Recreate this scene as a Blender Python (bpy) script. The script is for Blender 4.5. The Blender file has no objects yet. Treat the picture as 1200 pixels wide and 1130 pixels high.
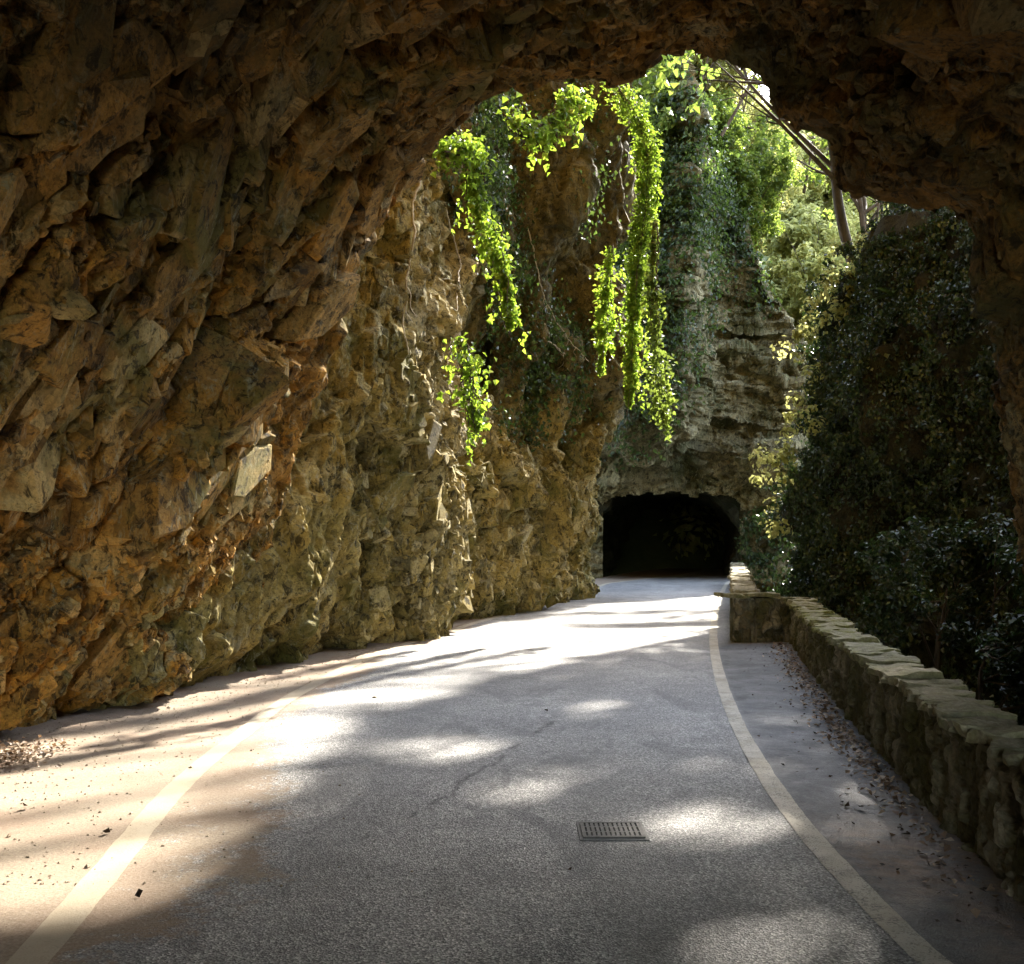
import bpy, math, random
import numpy as np
R = math.radians
random.seed(5)
rng = np.random.default_rng(11)
scene = bpy.context.scene
COL = scene.collection

# ------------------------------------------------------------------ layout helpers
# the camera stands 1.7 m above the road at the origin and looks along +Y
F, CX, HY, CH = 1200.0, 600.0, 630.0, 1.7
def P(px, py, Y):
    return np.array([(px - CX) / F * Y, Y, CH + (HY - py) / F * Y])
def G(px, py, z=0.0):
    Y = (CH - z) * F / (py - HY)
    return np.array([(px - CX) / F * Y, Y])
SUN_AZ, SUN_EL = R(28), R(36)
SUN = np.array([math.sin(SUN_AZ) * math.cos(SUN_EL), math.cos(SUN_AZ) * math.cos(SUN_EL), math.sin(SUN_EL)])

# ------------------------------------------------------------------ noise (numpy)
def _hash(ix, iy, iz, seed):
    with np.errstate(over='ignore'):
        n = (ix.astype(np.uint32) * np.uint32(374761393) + iy.astype(np.uint32) * np.uint32(668265263)
             + iz.astype(np.uint32) * np.uint32(2246822519) + np.uint32((seed * 3266489917) & 0xffffffff))
        n = (n ^ (n >> np.uint32(13))) * np.uint32(1274126177)
        n = (n ^ (n >> np.uint32(16))) * np.uint32(2654435761)
        n = n ^ (n >> np.uint32(15))
    return n
def _rnd(n):
    return n.astype(np.float32) * np.float32(1 / 4294967296.0)
def _re(n, k):
    with np.errstate(over='ignore'):
        n = (n ^ np.uint32(k * 2654435 + 12345)) * np.uint32(2246822519)
        n = n ^ (n >> np.uint32(14))
        n = n * np.uint32(3266489917)
        n = n ^ (n >> np.uint32(16))
    return n
_g = np.random.default_rng(3).normal(size=(256, 3)).astype(np.float32)
_g /= np.linalg.norm(_g, axis=1)[:, None]
def noise(p, seed=0):
    p = np.asarray(p, np.float32)
    i = np.floor(p).astype(np.int32); f = p - i
    u = f * f * f * (f * (f * 6 - 15) + 10)
    out = 0
    for dx in (0, 1):
        wx = u[..., 0] if dx else 1 - u[..., 0]
        for dy in (0, 1):
            wy = u[..., 1] if dy else 1 - u[..., 1]
            for dz in (0, 1):
                wz = u[..., 2] if dz else 1 - u[..., 2]
                g = _g[_hash(i[..., 0] + dx, i[..., 1] + dy, i[..., 2] + dz, seed) & np.uint32(255)]
                v = g[..., 0] * (f[..., 0] - dx) + g[..., 1] * (f[..., 1] - dy) + g[..., 2] * (f[..., 2] - dz)
                out = out + wx * wy * wz * v
    return out * 1.5
def fbm(p, octv=4, seed=0, ridged=False):
    a, s, t = 0.5, 1.0, 0
    for k in range(octv):
        n = noise(p * s, seed + k)
        t = t + a * ((1 - 2 * np.abs(n)) if ridged else n)
        a *= 0.5; s *= 2.03
    return t
def facet(p, seed, slope=1.0, box=False):
    """angular broken blocks: every Voronoi cell is a tilted plane of its own height"""
    p = np.asarray(p, np.float32)
    b = np.floor(p).astype(np.int32)
    d1 = np.full(p.shape[:-1], 9.0, np.float32); d2 = d1.copy()
    disp = np.zeros_like(d1); blk = np.zeros_like(d1)
    for dx in (-1, 0, 1):
        for dy in (-1, 0, 1):
            for dz in (-1, 0, 1):
                h = _hash(b[..., 0] + dx, b[..., 1] + dy, b[..., 2] + dz, seed)
                cx = b[..., 0] + dx + _rnd(h); h = _re(h, 1)
                cy = b[..., 1] + dy + _rnd(h); h = _re(h, 2)
                cz = b[..., 2] + dz + _rnd(h); h = _re(h, 3)
                qx, qy, qz = p[..., 0] - cx, p[..., 1] - cy, p[..., 2] - cz
                if box:                                # straight joints: blocks instead of pebbles
                    d = np.maximum(np.maximum(np.abs(qx), np.abs(qy)), np.abs(qz)) + .12 * (np.abs(qx) + np.abs(qy) + np.abs(qz)); d = d * d
                else: d = qx * qx + qy * qy + qz * qz
                m = d < d1
                d2 = np.where(m, d1, np.minimum(d2, d))
                d1 = np.where(m, d, d1)
                r0 = _rnd(h); h = _re(h, 4); r1 = _rnd(h); h = _re(h, 5); r2 = _rnd(h); h = _re(h, 6); r3 = _rnd(h)
                v = (r0 - .5) + slope * ((r1 - .5) * qx + (r2 - .5) * qy + (r3 - .5) * qz)
                disp = np.where(m, v, disp); blk = np.where(m, r0, blk)
    return disp, blk, np.sqrt(d2) - np.sqrt(d1)
def sstep(a, b, x):
    t = np.clip((x - a) / (b - a), 0, 1)
    return t * t * (3 - 2 * t)
def basis(v, stretch):
    """matrix that stretches features along v"""
    v = np.array(v, float); v /= np.linalg.norm(v)
    a = np.cross(v, [1, 0, .2]); a /= np.linalg.norm(a); b = np.cross(v, a)
    return np.stack([v / stretch, a, b], 1).astype(np.float32)      # columns: along the bed (stretched), across it, through it

def catmull(pts, n):
    pts = np.array(pts, float)
    seg = np.linalg.norm(np.diff(pts[:, :3], axis=0), axis=1)
    s = np.concatenate([[0], np.cumsum(seg)])
    q = np.linspace(0, s[-1], n)
    d = np.zeros_like(pts)
    d[1:-1] = (pts[2:] - pts[:-2]) / (s[2:] - s[:-2])[:, None]
    d[0] = (pts[1] - pts[0]) / seg[0]; d[-1] = (pts[-1] - pts[-2]) / seg[-1]
    k = np.clip(np.searchsorted(s, q, side='right') - 1, 0, len(pts) - 2)
    h = seg[k][:, None]; t = ((q - s[k]) / seg[k])[:, None]
    return ((2*t**3-3*t**2+1)*pts[k] + (t**3-2*t**2+t)*h*d[k] + (-2*t**3+3*t**2)*pts[k+1] + (t**3-t**2)*h*d[k+1])

# ------------------------------------------------------------------ object helpers
def props(o, label=None, cat=None, group=None, kind=None):
    if label: o['label'] = label
    if cat: o['category'] = cat
    if group: o['group'] = group
    if kind: o['kind'] = kind
    return o
def link(name, me, mat=None, parent=None):
    o = bpy.data.objects.new(name, me); COL.objects.link(o)
    if mat is not None: me.materials.append(mat)
    if parent is not None: o.parent = parent
    return o
def empty(name, loc=(0, 0, 0)):
    o = bpy.data.objects.new(name, None); COL.objects.link(o); o.location = loc
    return o
def mesh_np(name, verts, faces, attrs=None, smooth=False):
    """faces: (n,3) or (n,4) int array"""
    me = bpy.data.meshes.new(name)
    verts = np.ascontiguousarray(verts, np.float32).reshape(-1, 3)
    faces = np.ascontiguousarray(faces, np.int32)
    k = faces.shape[1]
    me.vertices.add(len(verts)); me.vertices.foreach_set('co', verts.ravel())
    me.loops.add(faces.size); me.loops.foreach_set('vertex_index', faces.ravel())
    me.polygons.add(len(faces))
    me.polygons.foreach_set('loop_start', np.arange(0, faces.size, k, dtype=np.int32))
    me.polygons.foreach_set('loop_total', np.full(len(faces), k, np.int32))
    me.polygons.foreach_set('use_smooth', np.full(len(faces), smooth, bool))
    for n, a in (attrs or {}).items():
        at = me.attributes.new(n, 'FLOAT', 'POINT')
        at.data.foreach_set('value', np.ascontiguousarray(a, np.float32).ravel())
    me.update(calc_edges=True)
    return me
def grid_faces(nu, nv, mask=None):
    i = np.arange(nu * nv).reshape(nu, nv)
    f = np.stack([i[:-1, :-1], i[1:, :-1], i[1:, 1:], i[:-1, 1:]], -1).reshape(-1, 4)
    if mask is not None: f = f[mask.reshape(-1)]
    return f
def grid_normals(V):
    du = np.gradient(V, axis=0); dv = np.gradient(V, axis=1)
    n = np.cross(du, dv)
    return n / (np.linalg.norm(n, axis=-1, keepdims=True) + 1e-9)
def tube(path, rad, n=8):
    path = np.array(path, float); m = len(path)
    rad = np.broadcast_to(np.array(rad, float), (m,))
    tan = np.gradient(path, axis=0); tan /= np.linalg.norm(tan, axis=1)[:, None] + 1e-9
    ref = np.array([0.31, 0.2, 0.93]) if abs(tan[:, 2]).mean() < .7 else np.array([.9, .3, .1])
    a = np.cross(tan, ref); a /= np.linalg.norm(a, axis=1)[:, None] + 1e-9
    b = np.cross(tan, a)
    th = np.linspace(0, 2 * np.pi, n, endpoint=False)
    V = path[:, None] + rad[:, None, None] * (np.cos(th)[None, :, None] * a[:, None] + np.sin(th)[None, :, None] * b[:, None])
    i = np.arange(m * n).reshape(m, n); j = np.roll(i, -1, axis=1)
    f = np.stack([i[:-1], j[:-1], j[1:], i[1:]], -1).reshape(-1, 4)
    return V.reshape(-1, 3), f
class MB:
    def __init__(s): s.v = []; s.f = []; s.n = 0
    def add(s, V, f):
        s.v.append(np.asarray(V, float)); s.f.append(np.asarray(f) + s.n); s.n += len(V)
    def box(s, c, half, rot=0.0, jit=0.0):
        c = np.array(c, float); h = np.array(half, float)
        q = np.array([[x, y, z] for x in (-1, 1) for y in (-1, 1) for z in (-1, 1)], float) * h
        if jit: q += rng.normal(size=q.shape) * jit
        cr, sr = math.cos(rot), math.sin(rot)
        q = np.stack([q[:, 0] * cr - q[:, 1] * sr, q[:, 0] * sr + q[:, 1] * cr, q[:, 2]], -1) + c
        s.add(q, np.array([[0, 1, 3, 2], [4, 6, 7, 5], [0, 4, 5, 1], [2, 3, 7, 6], [0, 2, 6, 4], [1, 5, 7, 3]]))
    def build(s, name, mat, parent=None, smooth=False):
        return link(name, mesh_np(name, np.concatenate(s.v), np.concatenate(s.f), smooth=smooth), mat, parent)

# ------------------------------------------------------------------ materials
class NT:
    def __init__(s, name):
        s.m = bpy.data.materials.new(name); s.m.use_nodes = True
        s.t = s.m.node_tree; s.t.nodes.clear()
        s.out = s.n('ShaderNodeOutputMaterial')
        s.co = s.n('ShaderNodeTexCoord').outputs['Object']
    def n(s, typ, **kw):
        nd = s.t.nodes.new(typ)
        for k, v in kw.items():
            if k.startswith('i_'):
                key = k[2:]; key = int(key) if key.isdigit() else key.replace('_', ' ')
                s.set(nd.inputs[key], v)
            else: setattr(nd, k, v)
        return nd
    def set(s, sock, v):
        if isinstance(v, bpy.types.NodeSocket): s.t.links.new(v, sock)
        elif isinstance(v, (tuple, list)) and len(v) == 3 and sock.type == 'RGBA': sock.default_value = (*v, 1)
        else: sock.default_value = v
    def noise(s, scale, detail=6, rough=.6, dist=0, vec=None, lac=2.0):
        nd = s.n('ShaderNodeTexNoise', i_Scale=scale, i_Detail=detail, i_Roughness=rough, i_Distortion=dist)
        s.set(nd.inputs['Vector'], vec if vec is not None else s.co); return nd.outputs['Fac']
    def vor(s, scale, feature='F1', out='Distance', vec=None, rand=1):
        nd = s.n('ShaderNodeTexVoronoi', feature=feature, i_Scale=scale)
        nd.inputs['Randomness'].default_value = rand
        s.set(nd.inputs['Vector'], vec if vec is not None else s.co); return nd.outputs[out]
    def ramp(s, fac, stops, interp='LINEAR'):
        nd = s.n('ShaderNodeValToRGB'); nd.color_ramp.interpolation = interp
        e = nd.color_ramp.elements
        while len(e) < len(stops): e.new(.5)
        for k, (p, c) in enumerate(stops):
            e[k].position = p; e[k].color = (*c, 1) if len(c) == 3 else c
        s.set(nd.inputs['Fac'], fac); return nd.outputs['Color']
    def mix(s, fac, a, b, mode='MIX'):
        nd = s.n('ShaderNodeMix', data_type='RGBA', blend_type=mode)
        s.set(nd.inputs['Factor'], fac); s.set(nd.inputs[6], a); s.set(nd.inputs[7], b); return nd.outputs[2]
    def math(s, op, a, b=0.0, c=None, clamp=False):
        nd = s.n('ShaderNodeMath', operation=op, use_clamp=clamp)
        s.set(nd.inputs[0], a); s.set(nd.inputs[1], b)
        if c is not None: s.set(nd.inputs[2], c)
        return nd.outputs[0]
    def rng(s, v, a, b, c=0., d=1.):
        nd = s.n('ShaderNodeMapRange', i_0=v, i_1=a, i_2=b, i_3=c, i_4=d); return nd.outputs[0]
    def attr(s, name): return s.n('ShaderNodeAttribute', attribute_name=name).outputs['Fac']
    def mapping(s, scale=(1, 1, 1), rot=(0, 0, 0), loc=(0, 0, 0)):
        nd = s.n('ShaderNodeMapping'); s.set(nd.inputs['Vector'], s.co)
        nd.inputs['Scale'].default_value = scale; nd.inputs['Rotation'].default_value = rot; nd.inputs['Location'].default_value = loc
        return nd.outputs[0]
    def bump(s, h, strength=.5, dist=.02, normal=None):
        nd = s.n('ShaderNodeBump', i_Strength=strength, i_Distance=dist, i_Height=h)
        if normal is not None: s.set(nd.inputs['Normal'], normal)
        return nd.outputs[0]
    def bsdf(s, col, rough=.8, normal=None, spec=.3, **kw):
        nd = s.n('ShaderNodeBsdfPrincipled'); s.set(nd.inputs['Base Color'], col); s.set(nd.inputs['Roughness'], rough)
        s.set(nd.inputs['Specular IOR Level'], spec)
        if normal is not None: s.set(nd.inputs['Normal'], normal)
        for k, v in kw.items(): s.set(nd.inputs[k], v)
        return nd.outputs[0]
    def done(s, sh): s.t.links.new(sh, s.out.inputs['Surface']); return s.m

def rock_mat(name, cols, stain=.5, pale=.4, moss=0.0, mosscol=(.075, .07, .015), scale=1.0, bumpd=.03, streak=None):
    """cols: dark, brown, ochre, grey"""
    t = NT(name)
    warp = t.mapping(scale=(1, 1, 1))
    nd = t.n('ShaderNodeTexNoise', i_Scale=2.2 * scale, i_Detail=6); t.set(nd.inputs['Vector'], t.co)
    wv = t.n('ShaderNodeVectorMath', operation='MULTIPLY_ADD'); t.set(wv.inputs[0], nd.outputs['Color']); wv.inputs[1].default_value = (.3, .3, .3); t.set(wv.inputs[2], t.co)
    v = wv.outputs[0]
    big = t.noise(.55 * scale, 5, .62, .6)
    c = t.ramp(big, [(.28, cols[0]), (.42, cols[1]), (.55, cols[2]), (.68, cols[3])])
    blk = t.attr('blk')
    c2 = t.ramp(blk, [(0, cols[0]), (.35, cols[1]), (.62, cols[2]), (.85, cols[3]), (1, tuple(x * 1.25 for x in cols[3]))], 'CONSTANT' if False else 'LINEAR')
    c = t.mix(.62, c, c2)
    # rock grain and flakes
    fl = t.vor(9 * scale, 'F1', 'Color', v)
    sep = t.n('ShaderNodeSeparateColor'); t.set(sep.inputs[0], fl)
    c = t.mix(t.rng(sep.outputs[0], 0, 1, 0, .45), c, t.mix(.5, c, cols[2]))
    c = t.mix(t.rng(sep.outputs[1], .6, 1, 0, .55), c, cols[0])
    g = t.noise(28 * scale, 6, .7)
    c = t.mix(1.0, c, t.ramp(g, [(.25, (.52, .5, .48)), (.5, (1, 1, 1)), (.8, (1.45, 1.4, 1.3))]), 'MULTIPLY')
    # mineral stains
    st = t.noise(1.0 * scale, 7, .72, 1.2, t.mapping(scale=(1.3, 1.3, .55), rot=(.5, .2, 0)))
    c = t.mix(t.rng(st, .55, .70, 0, stain), c, tuple(x * .45 for x in cols[0]))
    pl = t.noise(1.7 * scale, 8, .75, .8, t.mapping(scale=(1, 1, 1), loc=(7, 3, 1)))
    c = t.mix(t.rng(pl, .58, .72, 0, pale), c, tuple(min(.6, x * 1.7) for x in cols[3]))
    if moss:
        ms = t.noise(.8 * scale, 7, .7, .5, t.mapping(loc=(2, 9, 4)))
        c = t.mix(t.rng(ms, .62 - .25 * moss, .75 - .25 * moss, 0, .85), c, mosscol)
    if streak:
        sk = t.noise(1.0, 5, .6, .3, t.mapping(scale=(2.2, 2.2, .18)))
        c = t.mix(t.rng(sk, .5, .68, 0, .6), c, streak)
    # black pits, lichen and flaking crust
    b1 = t.noise(7 * scale, 7, .74, .8, t.mapping(scale=(1.2, 1, .8), rot=(.6, 0, 0), loc=(5, 2, 8)))
    reg = t.rng(t.noise(.9 * scale, 5, .65, .6, t.mapping(loc=(4, 1, 6))), .38, .62)
    reg2 = t.rng(t.noise(1.3 * scale, 5, .65, .6, t.mapping(loc=(9, 5, 2))), .40, .60)
    c = t.mix(t.rng(b1, .53, .60, 0, .8), c, tuple(x * .35 for x in cols[0]))
    b2 = t.noise(24 * scale, 6, .74, .5)
    c = t.mix(t.math('MULTIPLY', t.rng(b2, .52, .62, 0, .8), reg), c, tuple(x * .5 for x in cols[0]))
    b3 = t.noise(9 * scale, 8, .78, 1.0, t.mapping(scale=(1, 1.6, .6), rot=(.5, 0, 0), loc=(1, 12, 3)))
    c = t.mix(t.math('MULTIPLY', t.rng(b3, .53, .66, 0, .75), reg2), c, tuple(min(.5, x * 1.5) for x in cols[3]))
    so = t.math('MULTIPLY', t.attr('painted_shade'), t.rng(t.noise(1.6, 6, .65), .25, .6, .55, 1))
    c = t.mix(so, c, t.mix(.25, (.024, .022, .012), c))  # painted shade pulls the rock colour towards near-black
    h1 = t.math('ABSOLUTE', t.math('SUBTRACT', t.noise(12 * scale, 8, .7), .5))
    h2 = t.vor(22 * scale, 'F1', 'Color', v); s2 = t.n('ShaderNodeSeparateColor'); t.set(s2.inputs[0], h2)
    h = t.math('MULTIPLY_ADD', s2.outputs[2], .22, t.math('MULTIPLY', h1, -1.6))
    nrm = t.bump(h, 1.0, bumpd * 1.5)
    nrm = t.bump(t.noise(80 * scale, 4, .75), .6, .008, nrm)
    return t.done(t.bsdf(c, .88, nrm, .22))

M = {}
M['rock_near'] = rock_mat('rock_near', [(.028, .021, .010), (.26, .172, .052), (.70, .33, .045), (.62, .49, .22)], .75, .5, .52, (.19, .165, .04))
M['rock_left'] = rock_mat('rock_left', [(.034, .030, .013), (.21, .17, .062), (.46, .345, .10), (.52, .455, .25)], .7, .45, .5, (.13, .12, .025))
M['rock_back'] = rock_mat('rock_back', [(.05, .045, .022), (.16, .14, .07), (.27, .23, .12), (.34, .31, .19)], .45, .2, .6, (.055, .06, .018), .8)
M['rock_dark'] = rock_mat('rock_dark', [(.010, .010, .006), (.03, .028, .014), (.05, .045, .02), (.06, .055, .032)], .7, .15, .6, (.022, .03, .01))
def leaf_mat(name, cols, trans=.35, tcol=(.3, .45, .05), rough=.4, spec=.5, clump=.9):
    t = NT(name)
    r = t.attr('rnd')
    n = t.noise(clump, 3, .6)
    f = t.math('MULTIPLY_ADD', t.rng(n, .3, .7, -.5, .5), .6, r, True)
    c = t.ramp(f, [(.0, cols[0]), (.5, cols[1]), (.85, cols[2]), (1, cols[3] if len(cols) > 3 else cols[2])])
    b = t.bsdf(c, rough, None, spec)
    tr = t.n('ShaderNodeBsdfTranslucent'); t.set(tr.inputs[0], t.mix(.55, c, tcol))
    mx = t.n('ShaderNodeMixShader'); mx.inputs[0].default_value = trans
    t.set(mx.inputs[1], b); t.set(mx.inputs[2], tr.outputs[0])
    return t.done(mx.outputs[0])
M['ivy'] = leaf_mat('ivy', [(.012, .022, .012), (.024, .042, .018), (.045, .075, .024), (.10, .11, .03)], .15, (.1, .2, .03), .42, .42)
M['ivy_back'] = leaf_mat('ivy_back', [(.015, .026, .010), (.03, .05, .017), (.06, .09, .025), (.13, .15, .035)], .3, (.2, .32, .05), .45, .35)
M['lime'] = leaf_mat('lime', [(.035, .07, .015), (.10, .17, .025), (.18, .25, .03), (.36, .36, .06)], .55, (.50, .72, .06), .45, .4)
M['tree'] = leaf_mat('tree', [(.04, .075, .018), (.075, .12, .025), (.12, .16, .03), (.19, .2, .04)], .5, (.42, .55, .08), .5, .35)
M['tree_pale'] = leaf_mat('tree_pale', [(.16, .19, .05), (.25, .27, .07), (.33, .33, .10), (.42, .40, .17)], .55, (.7, .68, .25), .5, .35)
M['tree_dark'] = leaf_mat('tree_dark', [(.02, .04, .014), (.035, .065, .02), (.06, .095, .025), (.1, .13, .03)], .3, (.2, .32, .05), .5, .35)
M['dry'] = leaf_mat('dry', [(.06, .04, .025), (.20, .13, .08), (.36, .27, .18), (.5, .42, .32)], .15, (.3, .15, .05), .6, .3, 3)
M['dry_dark'] = leaf_mat('dry_dark', [(.02, .014, .01), (.03, .02, .012), (.06, .035, .02)], .05, (.1, .06, .03), .7, .2)
def bark_mat():
    t = NT('bark'); n = t.noise(6, 8, .7, .4, t.mapping(scale=(1, 1, .25)))
    return t.done(t.bsdf(t.ramp(n, [(.3, (.035, .027, .02)), (.6, (.13, .10, .07)), (.8, (.2, .17, .13))]), .9, t.bump(n, .8, .03)))
M['bark'] = bark_mat()
def root_mat():
    t = NT('root'); n = t.noise(14, 6, .7)
    return t.done(t.bsdf(t.ramp(n, [(.3, (.30, .24, .15)), (.7, (.62, .55, .41))]), .85, t.bump(n, .6, .01)))
M['root'] = root_mat()

def road_mat():
    t = NT('asphalt')
    dirt = t.attr('dirt'); wet = t.attr('wet')
    ag = t.vor(110, 'F1', 'Color'); sp = t.n('ShaderNodeSeparateColor'); t.set(sp.inputs[0], ag)
    ad = t.vor(110, 'F1', 'Distance')
    base = t.ramp(sp.outputs[0], [(0, (.07, .07, .07)), (.5, (.22, .217, .21)), (.8, (.34, .335, .325)), (1, (.58, .57, .55))])
    big = t.noise(.45, 6, .65, .4)
    base = t.mix(1, base, t.ramp(big, [(.3, (.66, .66, .67)), (.7, (1.38, 1.36, 1.32))]), 'MULTIPLY')
    mid = t.noise(3.2, 7, .7)
    base = t.mix(1, base, t.ramp(mid, [(.3, (.8, .8, .8)), (.7, (1.2, 1.19, 1.17))]), 'MULTIPLY')
    base = t.mix(t.math('MULTIPLY', t.attr('track'), .45), base, (.12, .119, .117))
    # smooth resurfaced lay-by on the right of the edge line
    lay = t.ramp(t.noise(55, 6, .8), [(.28, (.03, .031, .033)), (.5, (.10, .102, .106)), (.72, (.21, .21, .215))])
    lay = t.mix(t.rng(t.noise(1.6, 8, .78, .8), .46, .58, 0, .7), lay, (.035, .035, .036))
    lay = t.mix(t.rng(t.noise(7, 8, .8, .5, t.mapping(loc=(3, 3, 0))), .55, .66, 0, .6), lay, (.26, .25, .235))
    lay = t.mix(t.rng(t.noise(26, 4, .7, 0, t.mapping(loc=(8, 1, 0))), .62, .68, 0, .8), lay, (.02, .018, .015))
    base = t.mix(wet, base, lay)
    # tyre-polished and patched areas
    pt = t.noise(1.1, 5, .6, 1.5, t.mapping(scale=(1.2, .5, 1), loc=(3, 1, 0)))
    base = t.mix(t.rng(pt, .56, .60, 0, .42), base, (.09, .09, .092))
    oil = t.noise(5, 6, .7, .5, t.mapping(scale=(1, .7, 1), loc=(8, 2, 0)))
    base = t.mix(t.rng(oil, .62, .72, 0, .5), base, (.05, .05, .05))
    # brown mud stain close to the parapet
    st = t.attr('stain'); stn = t.noise(4.5, 8, .75, .6)
    sf = t.math('MULTIPLY', st, t.rng(stn, .30, .56))
    base = t.mix(t.math('MULTIPLY', sf, .8), base, t.ramp(t.noise(9, 8, .8, .6), [(.35, (.035, .024, .016)), (.5, (.17, .11, .07)), (.7, (.28, .2, .14))]))
    # long crack in the surfacing
    ck = t.attr('crack')
    base = t.mix(ck, base, (.012, .012, .012))
    # dust from the rock wall
    dn = t.noise(2.2, 8, .72, .5)
    dd = t.math('ADD', dirt, t.rng(dn, .3, .7, -.35, .35))
    dd = t.math('ADD', dd, t.rng(t.noise(14, 8, .8, .4), .3, .7, -.28, .28))
    df = t.rng(dd, .36, .66, 0, .92)
    fine = t.noise(60, 6, .75)
    dcol = t.ramp(fine, [(.25, (.13, .10, .068)), (.5, (.25, .195, .135)), (.75, (.38, .31, .225))])
    dcol = t.mix(t.rng(t.noise(1.4, 5, .6), .4, .65, 0, .5), dcol, (.22, .135, .085))
    c = t.mix(df, base, dcol)
    h = t.mix(df, ad, fine)
    nrm = t.bump(h, .55, .012)
    nrm = t.bump(mid, .25, .03, nrm)
    rough = t.mix(df, t.mix(wet, t.ramp(sp.outputs[1], [(0, (.42,) * 3), (1, (.72,) * 3)]), t.ramp(t.noise(2.0, 6, .7), [(.35, (.38,) * 3), (.65, (.75,) * 3)])), (.95, .95, .95))
    return t.done(t.bsdf(c, rough, nrm, .42))
M['road'] = road_mat()
def line_mat():
    t = NT('line_paint')
    dirt = t.attr('dirt')
    n = t.noise(7, 9, .78); f = t.noise(90, 3, .7)
    worn = t.math('ADD', t.rng(n, .3, .75, -.1, .5), t.rng(f, .35, .75, -.15, .5))
    worn = t.rng(worn, .27, .55)
    c = t.mix(worn, t.ramp(t.noise(2.5, 5, .6), [(.3, (.36, .32, .24)), (.7, (.58, .54, .45))]), (.15, .14, .125))
    dn = t.noise(2.6, 8, .72, .5)
    c = t.mix(t.math('MULTIPLY', dirt, t.rng(dn, .35, .68, .78, 1)), c, (.34, .275, .19))
    return t.done(t.bsdf(c, .75, t.bump(f, .4, .008), .3))
M['line'] = line_mat()
def simple(name, lo, hi, scale, rough=.8, bd=.01, metallic=0.0, bs=.6):
    t = NT(name); n = t.noise(scale, 8, .7)
    return t.done(t.bsdf(t.ramp(n, [(.3, lo), (.7, hi)]), rough, t.bump(n, bs, bd), .3, Metallic=metallic))
M['iron'] = simple('cast_iron', (.06, .055, .05), (.16, .15, .14), 30, .55, .004, .4)
M['pit'] = simple('drain_dark_plate', (.006, .006, .006), (.014, .013, .012), 20)
M['collar'] = simple('concrete_collar', (.13, .125, .12), (.24, .23, .215), 35, .85, .006)
M['soil'] = simple('soil', (.03, .024, .016), (.09, .07, .04), 2.5, .95, .08)
M['hill'] = simple('hill_soil', (.03, .045, .015), (.09, .1, .035), .6, .95, .3)
M['stone'] = simple('stone_rubble', (.16, .125, .085), (.46, .37, .26), 9, .9, .02)
def wall_mat():
    t = NT('parapet_stone')
    blk = t.attr('blk'); edge = t.attr('edge')
    c = t.ramp(blk, [(0, (.05, .042, .026)), (.4, (.13, .108, .066)), (.75, (.22, .185, .12)), (1, (.34, .30, .21))])
    c = t.mix(t.rng(edge, .0, .14, .85, 0), c, (.20, .18, .135))
    g = t.noise(30, 7, .75)
    c = t.mix(1, c, t.ramp(g, [(.25, (.5, .5, .5)), (.55, (1, 1, 1)), (.8, (1.4, 1.4, 1.3))]), 'MULTIPLY')
    m = t.noise(1.6, 7, .7, .4)
    c = t.mix(t.rng(m, .36, .58, 0, .88), c, t.ramp(g, [(.3, (.03, .03, .008)), (.7, (.10, .092, .022))]))
    nrm = t.bump(g, .8, .015)
    return t.done(t.bsdf(c, .9, nrm, .2))
M['wall'] = wall_mat()
def cap_mat():
    t = NT('capstone')
    oi = t.n('ShaderNodeObjectInfo').outputs['Random']
    g = t.noise(22, 8, .75); m = t.noise(2.2, 7, .72, .4)
    c = t.ramp(g, [(.25, (.12, .105, .075)), (.5, (.27, .24, .175)), (.75, (.42, .385, .30))])
    c = t.mix(1, c, t.ramp(oi, [(0, (.72, .7, .66)), (1, (1.2, 1.18, 1.12))]), 'MULTIPLY')
    geo = t.n('ShaderNodeSeparateXYZ'); t.set(geo.inputs[0], t.n('ShaderNodeNewGeometry').outputs['Position'])
    far_ = t.math('MULTIPLY', t.rng(geo.outputs[1], 7.5, 12, .55, 1), t.rng(geo.outputs[1], 15.5, 18, 1, .3))
    c = t.mix(t.math('MULTIPLY', t.rng(m, .36, .58, 0, .95), far_), c, t.ramp(g, [(.3, (.06, .066, .012)), (.7, (.20, .19, .035))]))
    return t.done(t.bsdf(c, .9, t.bump(g, .8, .02), .2))
M['cap'] = cap_mat()

# ------------------------------------------------------------------ leaves
def unit(a): return a / (np.linalg.norm(a, axis=-1, keepdims=True) + 1e-9)
def leaf_arrays(pos, nrm, size, droop=.7, asp=.8, fold=.22):
    n = len(pos)
    nrm = unit(nrm)
    d = rng.normal(size=(n, 3)); d[:, 2] -= droop * 2
    d -= nrm * (d * nrm).sum(1, keepdims=True); d = unit(d)
    s = np.cross(d, nrm)
    L = np.asarray(size).reshape(-1, 1) * np.ones((n, 1))
    base = pos - d * L * .45; tip = pos + d * L * .55
    a = pos - d * L * .1 + s * L * asp * .5 + nrm * L * fold
    b = pos - d * L * .1 - s * L * asp * .5 + nrm * L * fold
    V = np.stack([base, a, tip, b], 1).reshape(-1, 3)
    i = np.arange(n) * 4
    f = np.concatenate([np.stack([i, i + 1, i + 2], -1), np.stack([i, i + 2, i + 3], -1)])
    return V, f, np.repeat(rng.random(n), 4)
def leaves(name, pos, nrm, size, mat, parent=None, **kw):
    V, f, r = leaf_arrays(pos, nrm, size, **kw)
    return link(name, mesh_np(name, V, f, {'rnd': r}), mat, parent)
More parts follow.
